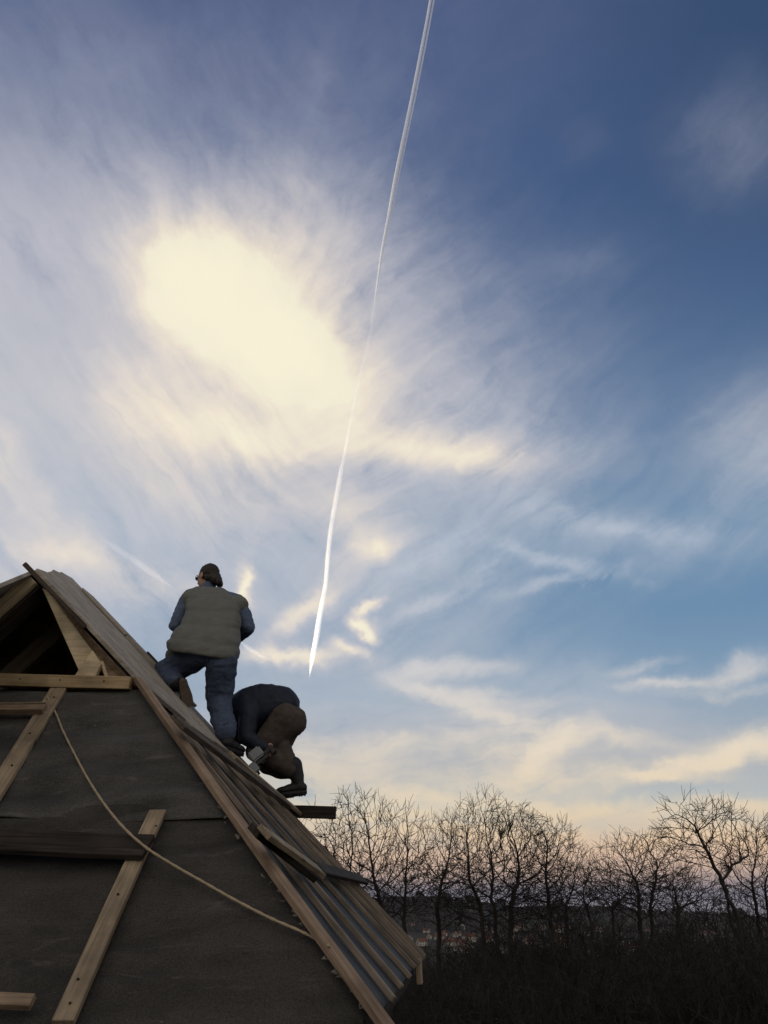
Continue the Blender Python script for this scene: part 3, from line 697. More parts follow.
# ------------------------------------------------------------------ bare trees
DENS = 3.3
def colonize(seed, base, stems, ells, npts, step=.15, kill=.2, infl=2.4, up=.12, twigs=3):
    """space colonisation: limbs reach for points scattered through the crown's volume; returns (trunk, crown) tubes"""
    rg = np.random.default_rng(seed)
    vol = np.array([e[1][0]*e[1][1]*e[1][2] for e in ells])**.85; cnt = (npts*vol/vol.sum()).astype(int)
    P = []
    cnt = (cnt*DENS).astype(int)
    for (c, r), n in zip(ells, cnt):
        q = rg.normal(size=(n, 3)); q /= np.linalg.norm(q, axis=1)[:, None]; q *= (rg.random(n)**(1/2.2))[:, None]
        P.append(np.array(c)+q*np.array(r))
    P = np.concatenate(P)
    nod = []; par = []
    for st in stems:
        prev = -1
        st = [Vector(v) for v in st]
        for a, b in zip(st[:-1], st[1:]):
            n = max(1, int((b-a).length/step))
            for k in range(n):
                p = a+(b-a)*(k/n); nod.append([p.x+rg.normal(0, .018), p.y+rg.normal(0, .018), p.z]); par.append(prev); prev = len(nod)-1
        nod.append(list(st[-1])); par.append(prev)
    X = np.zeros((34000, 3)); n = len(nod); X[:n] = nod
    d2 = ((P[:, None, :]-X[None, :n, :])**2).sum(-1); near = d2.argmin(1); nd = d2.min(1); alive = np.ones(len(P), bool)
    for it in range(240):
        act = alive & (nd < infl*infl if it > 25 else nd < 1e9)
        if not act.any() or n > 32000: break
        idx = near[act]; v = P[act]-X[idx]; v /= np.linalg.norm(v, axis=1)[:, None]+1e-9
        uq, inv = np.unique(idx, return_inverse=True)
        acc = np.zeros((len(uq), 3)); np.add.at(acc, inv, v)
        acc /= np.linalg.norm(acc, axis=1)[:, None]+1e-9
        acc += rg.normal(0, .22, acc.shape); acc[:, 2] += up
        pd = np.array([X[u]-X[par[u]] if par[u] >= 0 else (0, 0, step) for u in uq])/step
        acc += pd*.55
        acc /= np.linalg.norm(acc, axis=1)[:, None]
        new = X[uq]+acc*step; m = len(new); X[n:n+m] = new; par.extend(uq.tolist())
        ai = np.where(alive)[0]
        dd_ = ((P[ai][:, None, :]-new[None])**2).sum(-1); mn = dd_.min(1); am = dd_.argmin(1)
        bt = mn < nd[ai]; nd[ai[bt]] = mn[bt]; near[ai[bt]] = am[bt]+n
        n += m
        alive &= nd > kill*kill
    X = X[:n]; par = par[:n]
    kids = [[] for _ in range(n)]
    for i_, p in enumerate(par):
        if p >= 0: kids[p].append(i_)
    rad = np.zeros(n); ex = 2.2; tip = .0062
    for i_ in range(n-1, -1, -1): pass
    order = []; stk = [i_ for i_ in range(n) if par[i_] < 0]
    while stk:
        q = stk.pop(); order.append(q); stk.extend(kids[q])
    for q in reversed(order):
        rad[q] = tip if not kids[q] else sum(rad[k]**ex for k in kids[q])**(1/ex)
    T = ([], []); C = ([], [])
    V3 = [Vector(x) for x in X]
    def tube(pts, rr):
        thick = rr[0] > .05
        g = T if thick else C
        tube_mesh(g[0], g[1], pts, rr, 8 if rr[0] > .06 else 5 if rr[0] > .03 else 3, cap=False)
    starts = [(q, None) for q in order if par[q] < 0]
    while starts:
        q, p = starts.pop(); pts = []; rr = []
        if p is not None: pts.append(V3[p]); rr.append(min(rad[q]*1.15, rad[p]))
        while True:
            pts.append(V3[q]); rr.append(rad[q])
            if not kids[q]: break
            ks = sorted(kids[q], key=lambda k: -rad[k])
            for k in ks[1:]: starts.append((k, q))
            q = ks[0]
            if rr[0] > .05 and rad[q] <= .05 and len(pts) > 1:
                starts.append((q, par[q])); break
        if len(pts) > 1: tube(pts, rr)
        if not kids[q]:       # leaf: a few crooked twigs
            d0 = (pts[-1]-pts[-2]).normalized() if len(pts) > 1 else Vector((0, 0, 1))
            for k in range(twigs):
                d = (d0+Vector(rg.normal(0, .5, 3))+Vector((0, 0, .25))).normalized(); a = pts[-1]; tp = [a]; L_ = rg.uniform(.2, .5)
                for w_ in range(3):
                    d = (d+Vector(rg.normal(0, .16, 3))).normalized(); a = a+d*L_/3; tp.append(a)
                tube_mesh(C[0], C[1], tp, [.006, .0055, .005, .004], 3, cap=False)
        elif rad[q] < .03 and False: pass
    # short spurs along thin shoots
    for q in order:
        if rad[q] < .016 and par[q] >= 0 and rg.random() < .45:
            d0 = (V3[q]-V3[par[q]]).normalized(); d = (d0*.6+Vector(rg.normal(0, .6, 3))+Vector((0, 0, .15))).normalized(); L_ = rg.uniform(.1, .34)
            tube_mesh(C[0], C[1], [V3[q], V3[q]+d*L_*.5, V3[q]+(d+Vector(rg.normal(0, .15, 3))).normalized()*L_], [.0055, .005, .004], 3, cap=False)
    return T, C
def tree(meshes, loc, rz, s, label, group=None, cat='tree', name='bare_tree'):
    e = empty(name, loc); e.rotation_euler = (0, 0, rz); e.scale = (s, s, s)
    for nm, me in zip(('trunk', 'crown'), meshes):
        o = bpy.data.objects.new(nm, me); COL.objects.link(o); o.parent = e
    tag(e, label, cat, group); return e
def mk(T, C):
    a = pymesh('trunk', *T, sm=True); a.materials.append(M['bark']); c = pymesh('crown', *C); c.materials.append(M['twig']); return a, c
def place(Y, stems, ells, label, seed, npts=1500, group=None, **k):
    """stems: pixel polylines; ells: crown volumes as (px, py, rx, ry, dy) seen from the terrace, at distance Y"""
    m = at(384, 900, Y).dot(CF)/FPX            # metres per pixel there
    b0 = at(stems[0][0][0], 905, Y); org = Vector((b0.x, b0.y, terr(b0.x, b0.y)))
    ST = []
    for i_, stm in enumerate(stems):
        pl_ = [Vector((rnd.uniform(-.2, .2)*i_, rnd.uniform(-.2, .2)*i_, -.3))]
        for (x, y, *dy) in stm[1:]: pl_.append(at(x, y, Y+(dy[0] if dy else 0))-org)
        ST.append(pl_)
    EL = [((at(x, y, Y+(dy[0] if dy else 0))-org), (rx*m*1.16, rx*m*1.2, ry*m*1.03)) for (x, y, rx, ry, *dy) in ells]
    a, c = mk(*colonize(seed, None, ST, EL, npts, **k))
    return tree((a, c), org, 0, 1, label, group)
G1 = 'bare trees standing beyond the roof'
place(24, [[(392, 960), (384, 915), (376, 885)], [(392, 960), (360, 905, -.6), (345, 880, -.8)], [(392, 960), (405, 900, .5)]],
      [(362, 842, 32, 46), (330, 858, 28, 34, -.8), (405, 852, 26, 42, .6), (348, 812, 16, 20), (375, 885, 60, 36), (310, 850, 18, 30, -1)], 'bare tree with upswept twigs rising right behind the jutting plank', 3, 2300, G1)
place(28, [[(432, 950), (438, 905), (442, 880)]], [(446, 850, 22, 34), (430, 880, 24, 28), (458, 880, 24, 30), (440, 910, 30, 20)], 'slender bare tree just left of the tallest crown', 14, 900, G1)
place(27, [[(498, 965), (496, 920), (492, 885)], [(498, 965), (510, 905, .6), (518, 880, .8)], [(498, 965), (480, 905, -.5), (470, 882, -.8)]],
      [(474, 845, 26, 42, -.7), (492, 832, 20, 38), (515, 842, 28, 38, .8), (496, 890, 58, 36), (480, 812, 10, 18), (540, 868, 22, 26, .5)], 'tallest broad bare tree with a dense twiggy crown in the middle', 21, 2500, G1)
place(29, [[(552, 955), (550, 915), (548, 890)], [(552, 955), (566, 910, .5)]], [(550, 850, 26, 30), (533, 835, 14, 20), (572, 872, 24, 28, .5), (552, 895, 40, 26)], 'bushy bare tree adjoining the tallest crown on its right', 33, 1400, G1)
place(25, [[(596, 950), (590, 918), (584, 900)], [(596, 950), (612, 910, .4), (628, 892, .5)]], [(586, 885, 26, 20), (606, 892, 34, 22), (575, 900, 24, 18)], 'low spreading bare tree in the dip of the tree line', 41, 1000, G1)
place(27, [[(640, 960), (639, 915), (637, 885)], [(640, 960), (650, 905, .5), (656, 880, .6)]], [(622, 862, 22, 24), (643, 856, 22, 22), (655, 875, 28, 28, .6), (610, 862, 12, 14), (636, 892, 44, 28)], 'rounded open bare tree right of the dip in the tree line', 52, 1500, G1)
place(24, [[(680, 950), (678, 918), (676, 900)]], [(676, 890, 30, 20), (662, 900, 30, 18), (694, 895, 26, 20)], 'short bare tree beneath the leaning gnarled tree', 57, 900, G1)
place(22, [[(752, 960), (738, 920), (726, 890), (714, 868), (706, 850), (700, 838)], [(752, 960), (722, 880, .1), (735, 865, .3), (748, 856, .5)]],
      [(690, 836, 26, 20, -.2), (678, 815, 16, 14, -.4), (708, 818, 20, 15), (728, 818, 16, 12, .3), (700, 850, 30, 20), (742, 850, 18, 16, .5), (668, 840, 12, 10, -.3)], 'gnarled bare tree with a thick trunk leaning left and a forked top', 64, 1100, G1, up=.03, kill=.19)
place(25, [[(772, 950), (768, 915), (765, 890)], [(772, 950), (756, 905, .4), (752, 885, .4)]], [(764, 850, 20, 30), (750, 875, 22, 26), (775, 880, 24, 30), (760, 900, 34, 24)], 'bare tree cut by the right edge of the picture', 71, 1400, G1)
# undergrowth and trees down the slope: shared meshes
def local_tree(seed, h, w, ns, npts):
    rg = random.Random(seed); ST = []
    for k in range(ns):
        a = 2*PI*k/ns+rg.random(); ST.append([(0, 0, -.3), (math.cos(a)*.08*(ns > 1)*h, math.sin(a)*.08*(ns > 1)*h, h*rg.uniform(.25, .4))])
    EL = [((rg.uniform(-.2, .2)*w, rg.uniform(-.2, .2)*w, h*.62), (w*.8, w*.8, h*.36)), ((rg.uniform(-.5, .5)*w, rg.uniform(-.5, .5)*w, h*.5), (w*.55, w*.55, h*.3)), ((rg.uniform(-.5, .5)*w, rg.uniform(-.5, .5)*w, h*.75), (w*.4, w*.4, h*.22))]
    a, c = mk(*colonize(seed, None, ST, EL, npts, step=.2, kill=.27)); return a, c, h
bank = [local_tree(101, 9, 3.2, 2, 1000), local_tree(102, 8, 3.4, 3, 1000), local_tree(103, 10, 2.8, 1, 1000), local_tree(104, 6, 3.2, 3, 800), local_tree(105, 7, 3.6, 3, 900)]
n_ = 0
for k in range(600):
    if n_ >= 150: break
    px = rnd.uniform(375, 830); Y = rnd.choice([rnd.uniform(17, 32), rnd.uniform(28, 75)])
    g = at(px, 905, Y); z0 = terr(g.x, g.y); i = rnd.randrange(5); a, c, zs = bank[i]
    topmax = at(px, (880 if px > 545 else 905 if px > 470 else 918)+rnd.uniform(0, 45), Y).z
    s_ = min((topmax-z0)/zs, 1.35)
    if s_ < .35: continue
    s_ *= rnd.uniform(.85, 1)
    tree((a, c), (g.x, g.y, z0), rnd.random()*6.28, s_, 'small dark bare tree in the thicket on the slope below the horizon', 'bare trees of the thicket on the slope'); n_ += 1

# ------------------------------------------------------------------ valley houses
def house_mesh(w, d, h, rh):
    vs = [Vector(v) for v in ((-w, -d, -2), (w, -d, -2), (w, d, -2), (-w, d, -2), (-w, -d, h), (w, -d, h), (w, d, h), (-w, d, h), (-w, 0, h+rh), (w, 0, h+rh))]
    fs = [(0, 1, 5, 4), (1, 2, 6, 9, 5), (2, 3, 7, 6), (3, 0, 4, 8, 7)]
    wm = pymesh('wall', vs, fs)
    o = .5; k = rh/d
    rv_ = []
    for t in (0.06, .3):
        rv_ += [Vector(v) for v in ((-w-o, -d-o, h-o*k+t), (w+o, -d-o, h-o*k+t), (w+o, 0, h+rh+t), (-w-o, 0, h+rh+t), (-w-o, d+o, h-o*k+t), (w+o, d+o, h-o*k+t))]
    rf = [(6, 7, 8, 9), (9, 8, 11, 10), (3, 2, 1, 0), (4, 5, 2, 3), (0, 1, 7, 6), (5, 4, 10, 11), (1, 2, 8, 7), (2, 5, 11, 8), (3, 0, 6, 9), (4, 3, 9, 10)]
    rm = pymesh('roof', rv_, rf)
    wv = [Vector((x, y, z)) for y in (-.05, .05) for x, z in ((-.5, 0), (.5, 0), (.5, 1.3), (-.5, 1.3))]
    win = pymesh('window', wv, [(0, 1, 2, 3), (7, 6, 5, 4), (0, 4, 5, 1), (1, 5, 6, 2), (2, 6, 7, 3), (3, 7, 4, 0)])
    spots = [(-w*.6+w*.6*i, y, 1.2+2.7*fl) for fl in range(2 if h > 4.5 else 1) for i in range(3) for y in (-d, d)]
    cv, cf = [], []
    cx, cy = w*.4, d*.3
    for z in (h, h+rh+.9):
        cv += [Vector((cx-.35, cy-.35, z)), Vector((cx+.35, cy-.35, z)), Vector((cx+.35, cy+.35, z)), Vector((cx-.35, cy+.35, z))]
    cf = [(0, 1, 5, 4), (1, 2, 6, 5), (2, 3, 7, 6), (3, 0, 4, 7), (4, 5, 6, 7)]
    ch = pymesh('chimney', cv, cf)
    for m_, t_ in ((wm, 'wall'), (rm, 'tile'), (win, 'glass'), (ch, 'tile')): m_.materials.append(M[t_])
    return (wm, rm, win, ch), spots
HMs = [house_mesh(6, 4.5, 5.5, 3.4), house_mesh(5, 4, 3.2, 3), house_mesh(8, 5, 5.8, 3.6)]
def house(x, y, rz, hms, label, group=None):
    hm, spots = hms
    e = empty('house', (x, y, terr(x, y)+.3)); e.rotation_euler = (0, 0, rz)
    ob = []
    for nm, me in zip(('wall', 'roof', 'window', 'chimney'), hm):
        for q in (spots if nm == 'window' else [(0, 0, 0)]):
            o = bpy.data.objects.new(nm, me); COL.objects.link(o); o.parent = e if nm != 'chimney' else ob[1]; o.location = q; ob.append(o)
    tag(e, label, 'house', group); return e
for k in range(60):
    a = px_az(rnd.choice([rnd.gauss(445, 22), rnd.gauss(500, 50), rnd.uniform(395, 780)])); r = rnd.uniform(1000, 2100)
    house(r*math.sin(a), r*math.cos(a), rnd.choice([0, 1.57])+rnd.gauss(0, .3), rnd.choice(HMs), 'tiny pale house with a red roof down in the far valley', 'houses of the valley village')
g = at(592, 1012, 95); hh = house(g.x+1.5, 100, .35, HMs[1], 'nearer red roofed house glimpsed low between the trees at the bottom edge')
vs, fs = [], []
for k in range(16):
    x = -4+k*.5; y = -5.2
    b_ = len(vs)
    for dx in (-.07, .07):
        for dy in (-.02, .02):
            for dz in (0, 1.1+.0): vs.append(Vector((x+dx, y+dy, dz-.3)))
    fs += [(b_, b_+1, b_+3, b_+2), (b_+4, b_+6, b_+7, b_+5), (b_, b_+4, b_+5, b_+1), (b_+2, b_+3, b_+7, b_+6), (b_+1, b_+5, b_+7, b_+3)]
for z in (.15, .6):
    b_ = len(vs)
    for dx in (-4.1, 3.6):
        for dy in (-.05, -.02):
            for dz in (0, .09): vs.append(Vector((dx, -5.2+dy, z+dz)))
    fs += [(b_, b_+1, b_+3, b_+2), (b_+4, b_+6, b_+7, b_+5), (b_, b_+4, b_+5, b_+1), (b_+2, b_+3, b_+7, b_+6), (b_+1, b_+5, b_+7, b_+3)]
fe = link('picket_fence', pymesh('picket_fence', vs, fs), M['white']); fe.location = hh.location+Vector((0, 0, -.2)); fe.rotation_euler = hh.rotation_euler
tag(fe, 'short white picket fence in front of the nearer red roofed house', 'fence')

# ------------------------------------------------------------------ contrails (real strands of vapour 9 km up, lit by the sun that has set for the ground)
def vapour(name, dens, col=(1, .97, .93), g=.62):
    m, nt, b = newmat(name); nt.nodes.remove(b)
    v = N(nt, 'ShaderNodeVolumeScatter'); v.inputs['Color'].default_value = (*col, 1); v.inputs['Density'].default_value = dens; v.inputs['Anisotropy'].default_value = g
    nt.links.new(v.outputs[0], nt.nodes['Material Output'].inputs['Volume']); m.cycles.homogeneous_volume = True
    return m
ALT = 9000.
def atalt(x, y): r = ray(x, y); return r*(ALT/r.z)
def strand(name, pts, mat, parent=None):
    """pts: (px, py, half width px, density)"""
    P = catmull([Vector((x, y, 0)) for x, y, w, d_ in pts], 6); W = catmull([Vector((w, d_, 0)) for x, y, w, d_ in pts], 6)
    vs, fs = [], []; c = []; r = []; dn = []
    for p, w in zip(P, W):
        q = atalt(p.x, p.y); c.append(q); r.append(max(.2, w.x)*q.dot(CF)/FPX); dn.append(max(0, w.y))
    tube_mesh(vs, fs, c, r, 14, cap=True)
    me = pymesh(name, vs, fs)
    o = link(name, me, mat, parent); return o
VT = vapour('ice_vapour_high', .03, g=.4); VF = vapour('ice_vapour_fading', .0008); VB = vapour('ice_vapour_dense', .0015, (1, .88, .68)); VM2 = vapour('ice_vapour_thin', .00016)
ct = empty('contrail', atalt(380, 260))
tag(ct, 'long bright white aircraft trail crossing the whole sky from the top to the workers', 'contrail')
strand('vapour_strand', [(433, -30, 1.5, 1), (430.5, 0, 1.5, 1), (413.5, 90, 1.7, 1), (397, 170, 1.9, 1), (389, 215, 1.8, 1), (382, 252, 1.5, 1), (377, 285, .9, 1), (374, 305, .3, 1)], VT, ct)
strand('vapour_strand', [(436.2, -30, 1.0, 1), (433.8, 0, 1.1, 1), (416.6, 90, 1.1, 1), (400, 170, .9, 1), (390, 225, .5, 1), (384, 255, .2, 1)], VT, ct)
strand('vapour_veil', [(387, 225, .4, 1), (381, 262, 1.8, 1), (374, 305, 1.9, 1), (369, 340, 1.7, 1), (361, 372, 1.6, 1), (355, 398, 1.7, 1), (349.5, 428, 1.9, 1), (345, 452, 2.1, 1), (341.5, 470, 1.2, 1)], VF, ct)
strand('vapour_strand', [(350, 425, .3, 1), (346.5, 445, 1.3, 1), (343, 462, 1.7, 1), (341, 471, 2.5, 1), (337, 495, 2.7, 1), (331.5, 525, 2.4, 1), (328, 555, 2.5, 1), (325.5, 585, 2.3, 1), (320, 615, 2.9, 1), (316, 640, 3.0, 1), (313, 655, 2.6, 1), (311.5, 663, 1.9, 1), (310.5, 670, 1.0, 1), (309.5, 677, .3, 1)], VB, ct)
ct2 = strand('contrail', [(100, 536, .4, 0), (116, 548, 3.2, .8), (135, 561, 3.4, .9), (152, 573, 3.0, .75), (166, 583, 1.8, .4), (176, 591, .4, .0)], VM2)
tag(ct2, 'short faint aircraft trail slanting down just left of the standing man', 'contrail')
ct3 = strand('contrail', [(238, 640, .4, 0), (247, 647, 2.2, .9), (256, 653, 2.3, .8), (266, 658, 1.4, .2), (272, 660, .3, .0)], VM2)
tag(ct3, 'small scrap of aircraft trail just right of the vest', 'contrail')

# ------------------------------------------------------------------ evening haze in the air
hm, nt, b = newmat('evening_haze'); nt.nodes.remove(b)
pv = N(nt, 'ShaderNodeVolumePrincipled'); pv.inputs['Color'].default_value = (.85, .85, .9, 1); pv.inputs['Density'].default_value = .00003; nt.links.new(pv.outputs[0], nt.nodes['Material Output'].inputs['Volume']); hm.cycles.homogeneous_volume = True
x_, z0_, z1_ = 14600., min(v.co.z for v in bpy.data.objects['ground'].data.vertices)-1, 75.
vs = [Vector((a, b_, c)) for a in (-x_, x_) for b_ in (-x_, x_) for c in (z0_, z1_)]
tag(link('haze', pymesh('haze', vs, [(0, 1, 3, 2), (4, 6, 7, 5), (0, 4, 5, 1), (2, 3, 7, 6), (1, 5, 7, 3), (0, 2, 6, 4)]), hm), 'thin grey evening haze over the valley and far hills', 'haze', kind='stuff')

# ------------------------------------------------------------------ sky
w = bpy.data.worlds.new('World'); sc.world = w; w.use_nodes = True; nt = w.node_tree; L = nt.links.new
bg = nt.nodes['Background']; bg.inputs['Strength'].default_value = 1.0
tc = N(nt, 'ShaderNodeTexCoord'); sp = N(nt, 'ShaderNodeSeparateXYZ'); L(tc.outputs['Generated'], sp.inputs[0])
def mth(op, a, b=None, c=None, clamp=False):
    n = N(nt, 'ShaderNodeMath', operation=op, use_clamp=clamp)
    for i, v in enumerate((a, b, c)):
        if v is None: continue
        if isinstance(v, (int, float)): n.inputs[i].default_value = v
        else: L(v, n.inputs[i])
    return n.outputs[0]
zc = mth('MINIMUM', mth('MAXIMUM', sp.outputs[2], -.3), .985)
az = mth('ARCTAN2', sp.outputs[0], sp.outputs[1])
el = mth('ARCSINE', zc)
# conformal height: atanh(z) = .5 ln((1+z)/(1-z))
my = mth('MULTIPLY', mth('LOGARITHM', mth('DIVIDE', mth('ADD', zc, 1), mth('SUBTRACT', 1, zc)), math.e), .5)
cv = N(nt, 'ShaderNodeCombineXYZ'); L(az, cv.inputs[0]); L(my, cv.inputs[1])
def sky_uv(px, py):
    r = ray(px, py).normalized(); return np.array([math.atan2(r.x, r.y), math.atanh(min(.985, r.z))])
# cloud-layer coordinates
zz = mth('ADD', mth('MAXIMUM', sp.outputs[2], 0), .12)
pl = N(nt, 'ShaderNodeCombineXYZ'); L(mth('DIVIDE', sp.outputs[0], zz), pl.inputs[0]); L(mth('DIVIDE', sp.outputs[1], zz), pl.inputs[1])
def nz(vec, scale, detail=6, rough=.55, dist=0., mapping=None, color=False):
    if mapping:
        mp = N(nt, 'ShaderNodeMapping'); mp.inputs['Location'].default_value = mapping[0]; mp.inputs['Rotation'].default_value = (0, 0, mapping[1]); mp.inputs['Scale'].default_value = mapping[2]; L(vec, mp.inputs[0]); vec = mp.outputs[0]
    n = N(nt, 'ShaderNodeTexNoise'); n.inputs['Scale'].default_value = scale; n.inputs['Detail'].default_value = detail; n.inputs['Roughness'].default_value = rough; n.inputs['Distortion'].default_value = dist; L(vec, n.inputs[0])
    return n.outputs['Color' if color else 'Fac']
def vm(op, a, b=None, s=None):
    n = N(nt, 'ShaderNodeVectorMath', operation=op)
    for i, v in enumerate((a, b)):
        if v is None: continue
        if isinstance(v, tuple): n.inputs[i].default_value = v
        else: L(v, n.inputs[i])
    if s is not None:
        if isinstance(s, (int, float)): n.inputs['Scale'].default_value = s
        else: L(s, n.inputs['Scale'])
    return n.outputs[0] if op != 'DOT_PRODUCT' else n.outputs['Value']
wn = vm('SUBTRACT', nz(cv.outputs[0], 5.5, 5, .55, color=True), (.5, .5, .5))
wn2 = vm('SUBTRACT', nz(cv.outputs[0], 22, 5, .6, color=True), (.5, .5, .5))
V = vm('ADD', vm('ADD', cv.outputs[0], vm('SCALE', wn, s=.075)), vm('SCALE', wn2, s=.028))
sv = N(nt, 'ShaderNodeSeparateXYZ'); L(V, sv.inputs[0])
def blobs(lst):
    acc = 0.0
    for px, py, rx, ry, rot, wt in lst:
        c = sky_uv(px, py); h = 4.0
        J = np.array([(sky_uv(px+h, py)-sky_uv(px-h, py))/(2*h), (sky_uv(px, py+h)-sky_uv(px, py-h))/(2*h)]).T
        a = math.radians(rot); ax = J @ np.array([math.cos(a), math.sin(a)]); sx = np.linalg.norm(ax)*rx
        sy = abs(np.linalg.det(J))/np.linalg.norm(ax)*ry; ang = math.atan2(ax[1], ax[0])
        mp = N(nt, 'ShaderNodeMapping', vector_type='TEXTURE'); mp.inputs['Location'].default_value = (c[0], c[1], 0); mp.inputs['Rotation'].default_value = (0, 0, ang); mp.inputs['Scale'].default_value = (sx, sy, 1e7)
        cx_ = N(nt, 'ShaderNodeCombineXYZ'); L(sv.outputs[0], cx_.inputs[0]); L(sv.outputs[1], cx_.inputs[1])
        if not isinstance(acc, float): L(acc, cx_.inputs[2])     # keeps the chain serial, so the shader fits its stack
        L(cx_.outputs[0], mp.inputs[0])
        g = mth('POWER', 1/math.e, vm('DOT_PRODUCT', mp.outputs[0], mp.outputs[0]))
        acc = mth('MULTIPLY_ADD', g, wt, acc)
    return acc
def ramp(fac, stops, interp='LINEAR'):
    r = N(nt, 'ShaderNodeValToRGB'); r.color_ramp.interpolation = interp
    e = r.color_ramp.elements
    while len(e) < len(stops): e.new(.5)
    for q, (p, c) in zip(e, stops): q.position = p; q.color = rgb(*c)
    L(fac, r.inputs[0]); return r.outputs[0]
def mrange(v, a, b, c=0., d=1., smoothi=True):
    n = N(nt, 'ShaderNodeMapRange'); n.interpolation_type = 'SMOOTHSTEP' if smoothi else 'LINEAR'
    n.inputs['From Min'].default_value = a; n.inputs['From Max'].default_value = b; n.inputs['To Min'].default_value = c; n.inputs['To Max'].default_value = d; L(v, n.inputs[0]); return n.outputs[0]
def mix(f, a, b):
    n = N(nt, 'ShaderNodeMix', data_type='RGBA')
    for k, v in (('Factor', f), ('A', a), ('B', b)):
        if isinstance(v, (float, int)): n.inputs[k].default_value = v
        elif isinstance(v, tuple): n.inputs[k].default_value = v
        else: L(v, n.inputs[k])
    return n.outputs['Result']
def elof(y): return math.asin(ray(384, y).normalized().z)
ELM = R_(60)
def st(y): return max(0, min(1, elof(y)/ELM))
baseR = [(0.0, (128, 120, 138)), (st(893), (140, 132, 142)), (st(878), (190, 166, 156)), (st(856), (222, 192, 168)), (st(830), (206, 198, 184)), (st(800), (180, 190, 194)), (st(760), (160, 174, 186)), (st(700), (132, 160, 186)),
         (st(620), (108, 143, 177)), (st(540), (104, 140, 174)), (st(440), (92, 124, 162)), (st(330), (80, 108, 148)), (st(200), (66, 92, 134)), (st(60), (70, 90, 131)), (1.0, (78, 92, 130))]
base = ramp(mth('DIVIDE', el, ELM), baseR)
# Nishita twilight sky blended in
sk = N(nt, 'ShaderNodeTexSky', sky_type='NISHITA', sun_disc=False); SUNEL = R_(-2.0); SUNAZ = R_(-14)
sk.sun_elevation = SUNEL; sk.sun_rotation = SUNAZ; sk.altitude = 200
# horizon gold is stronger to the left, where the sun went down; the right stays a deeper blue
lefty = mrange(az, -.5, .45, 1, 0)
veilN = nz(pl.outputs[0], 1.0, 8, .6, .4, ((3, 1, 0), R_(8), (2.6, .55, 1)))
VS = vm('ADD', cv.outputs[0], vm('SCALE', wn, s=.085))
def nzt(vec, ang, sx, sy, off, detail=7, rough=.6, dist=.3):
    mp = N(nt, 'ShaderNodeMapping', vector_type='TEXTURE'); mp.inputs['Location'].default_value = off; mp.inputs['Rotation'].default_value = (0, 0, R_(ang)); mp.inputs['Scale'].default_value = (1/sx, 1/sy, 1); L(vec, mp.inputs[0])
    return nz(mp.outputs[0], 1.0, detail, rough, dist)
sA = nzt(VS, -46, 4, 30, (1, 0, 0))     # fibres falling to the right
sB = nzt(VS, 32, 5, 28, (4, 2, 0))      # fibres rising to the right
sC = nzt(VS, 5, 5, 34, (0, 5, 0))      # flat streaks low down
# fibres fanning out of the bright bank
uc = sky_uv(235, 430)
rel = vm('SUBTRACT', VS, (float(uc[0]), float(uc[1]), 0.)); rl = N(nt, 'ShaderNodeVectorMath', operation='LENGTH'); L(rel, rl.inputs[0]); rlen = rl.outputs['Value']
rn = vm('NORMALIZE', rel); rs = N(nt, 'ShaderNodeSeparateXYZ'); L(rn, rs.inputs[0]); rc = N(nt, 'ShaderNodeCombineXYZ')
L(mth('MULTIPLY', rs.outputs[0], 7.), rc.inputs[0]); L(mth('MULTIPLY', rs.outputs[1], 7.), rc.inputs[1]); L(mth('MULTIPLY', rlen, 3.2), rc.inputs[2])
sR = nz(rc.outputs[0], 1.0, 8, .62, .5)
lowf = mrange(el, elof(650), elof(720)); lef = mrange(az, .0, -.18)
mixn = N(nt, 'ShaderNodeMix', data_type='FLOAT'); L(lef, mixn.inputs['Factor']); L(sB, mixn.inputs['A']); L(sA, mixn.inputs['B'])
mixm = N(nt, 'ShaderNodeMix', data_type='FLOAT'); L(lowf, mixm.inputs['Factor']); L(mixn.outputs['Result'], mixm.inputs['A']); L(sC, mixm.inputs['B'])
fanf = mth('MULTIPLY', mrange(el, elof(470), elof(330)), mrange(az, .45, .1))
mixr = N(nt, 'ShaderNodeMix', data_type='FLOAT'); L(mth('MULTIPLY', fanf, .5), mixr.inputs['Factor']); L(mixm.outputs['Result'], mixr.inputs['A']); L(sR, mixr.inputs['B'])
wis = mixr.outputs['Result']
fine = nz(V, 12, 10, .68, .4)
big = nz(cv.outputs[0], 4.5, 4, .5)
veil = blobs([(0, 270, 180, 200, 0, 2.4), (30, 480, 200, 150, 0, 1.3), (220, 150, 170, 120, 0, .7), (320, 380, 200, 160, 20, .9), (130, 60, 240, 90, 0, .3), (320, 170, 80, 130, 10, .32), (470, 40, 130, 100, 0, .12),
              (200, 560, 260, 110, 10, .7), (758, 450, 60, 65, 20, .75), (560, 440, 110, 60, 20, .1), (600, 525, 170, 26, 8, .4), (440, 640, 90, 50, 10, .2), (738, 130, 60, 50, 0, .35), (330, 720, 160, 45, 0, .9), (560, 735, 210, 45, 5, .8), (600, 690, 100, 25, 0, .4), (140, 160, 40, 200, -22, .5), (400, 540, 90, 70, 0, .4), (300, 620, 120, 60, 0, .5), (450, 430, 110, 60, 10, .6), (580, 140, 24, 20, 0, .09), (590, 260, 40, 20, 0, .14), (318, 90, 10, 60, 4, .3)])
vT = mth('MAXIMUM', mth('MULTIPLY_ADD', mth('ADD', mth('MULTIPLY', mth('SUBTRACT', fine, .5), .8), mth('SUBTRACT', wis, .5)), 2.0, 1.0), 0)
vA = mth('SUBTRACT', 1.0, mth('POWER', 1/math.e, mth('MULTIPLY', mth('MULTIPLY', veil, vT), .95)))
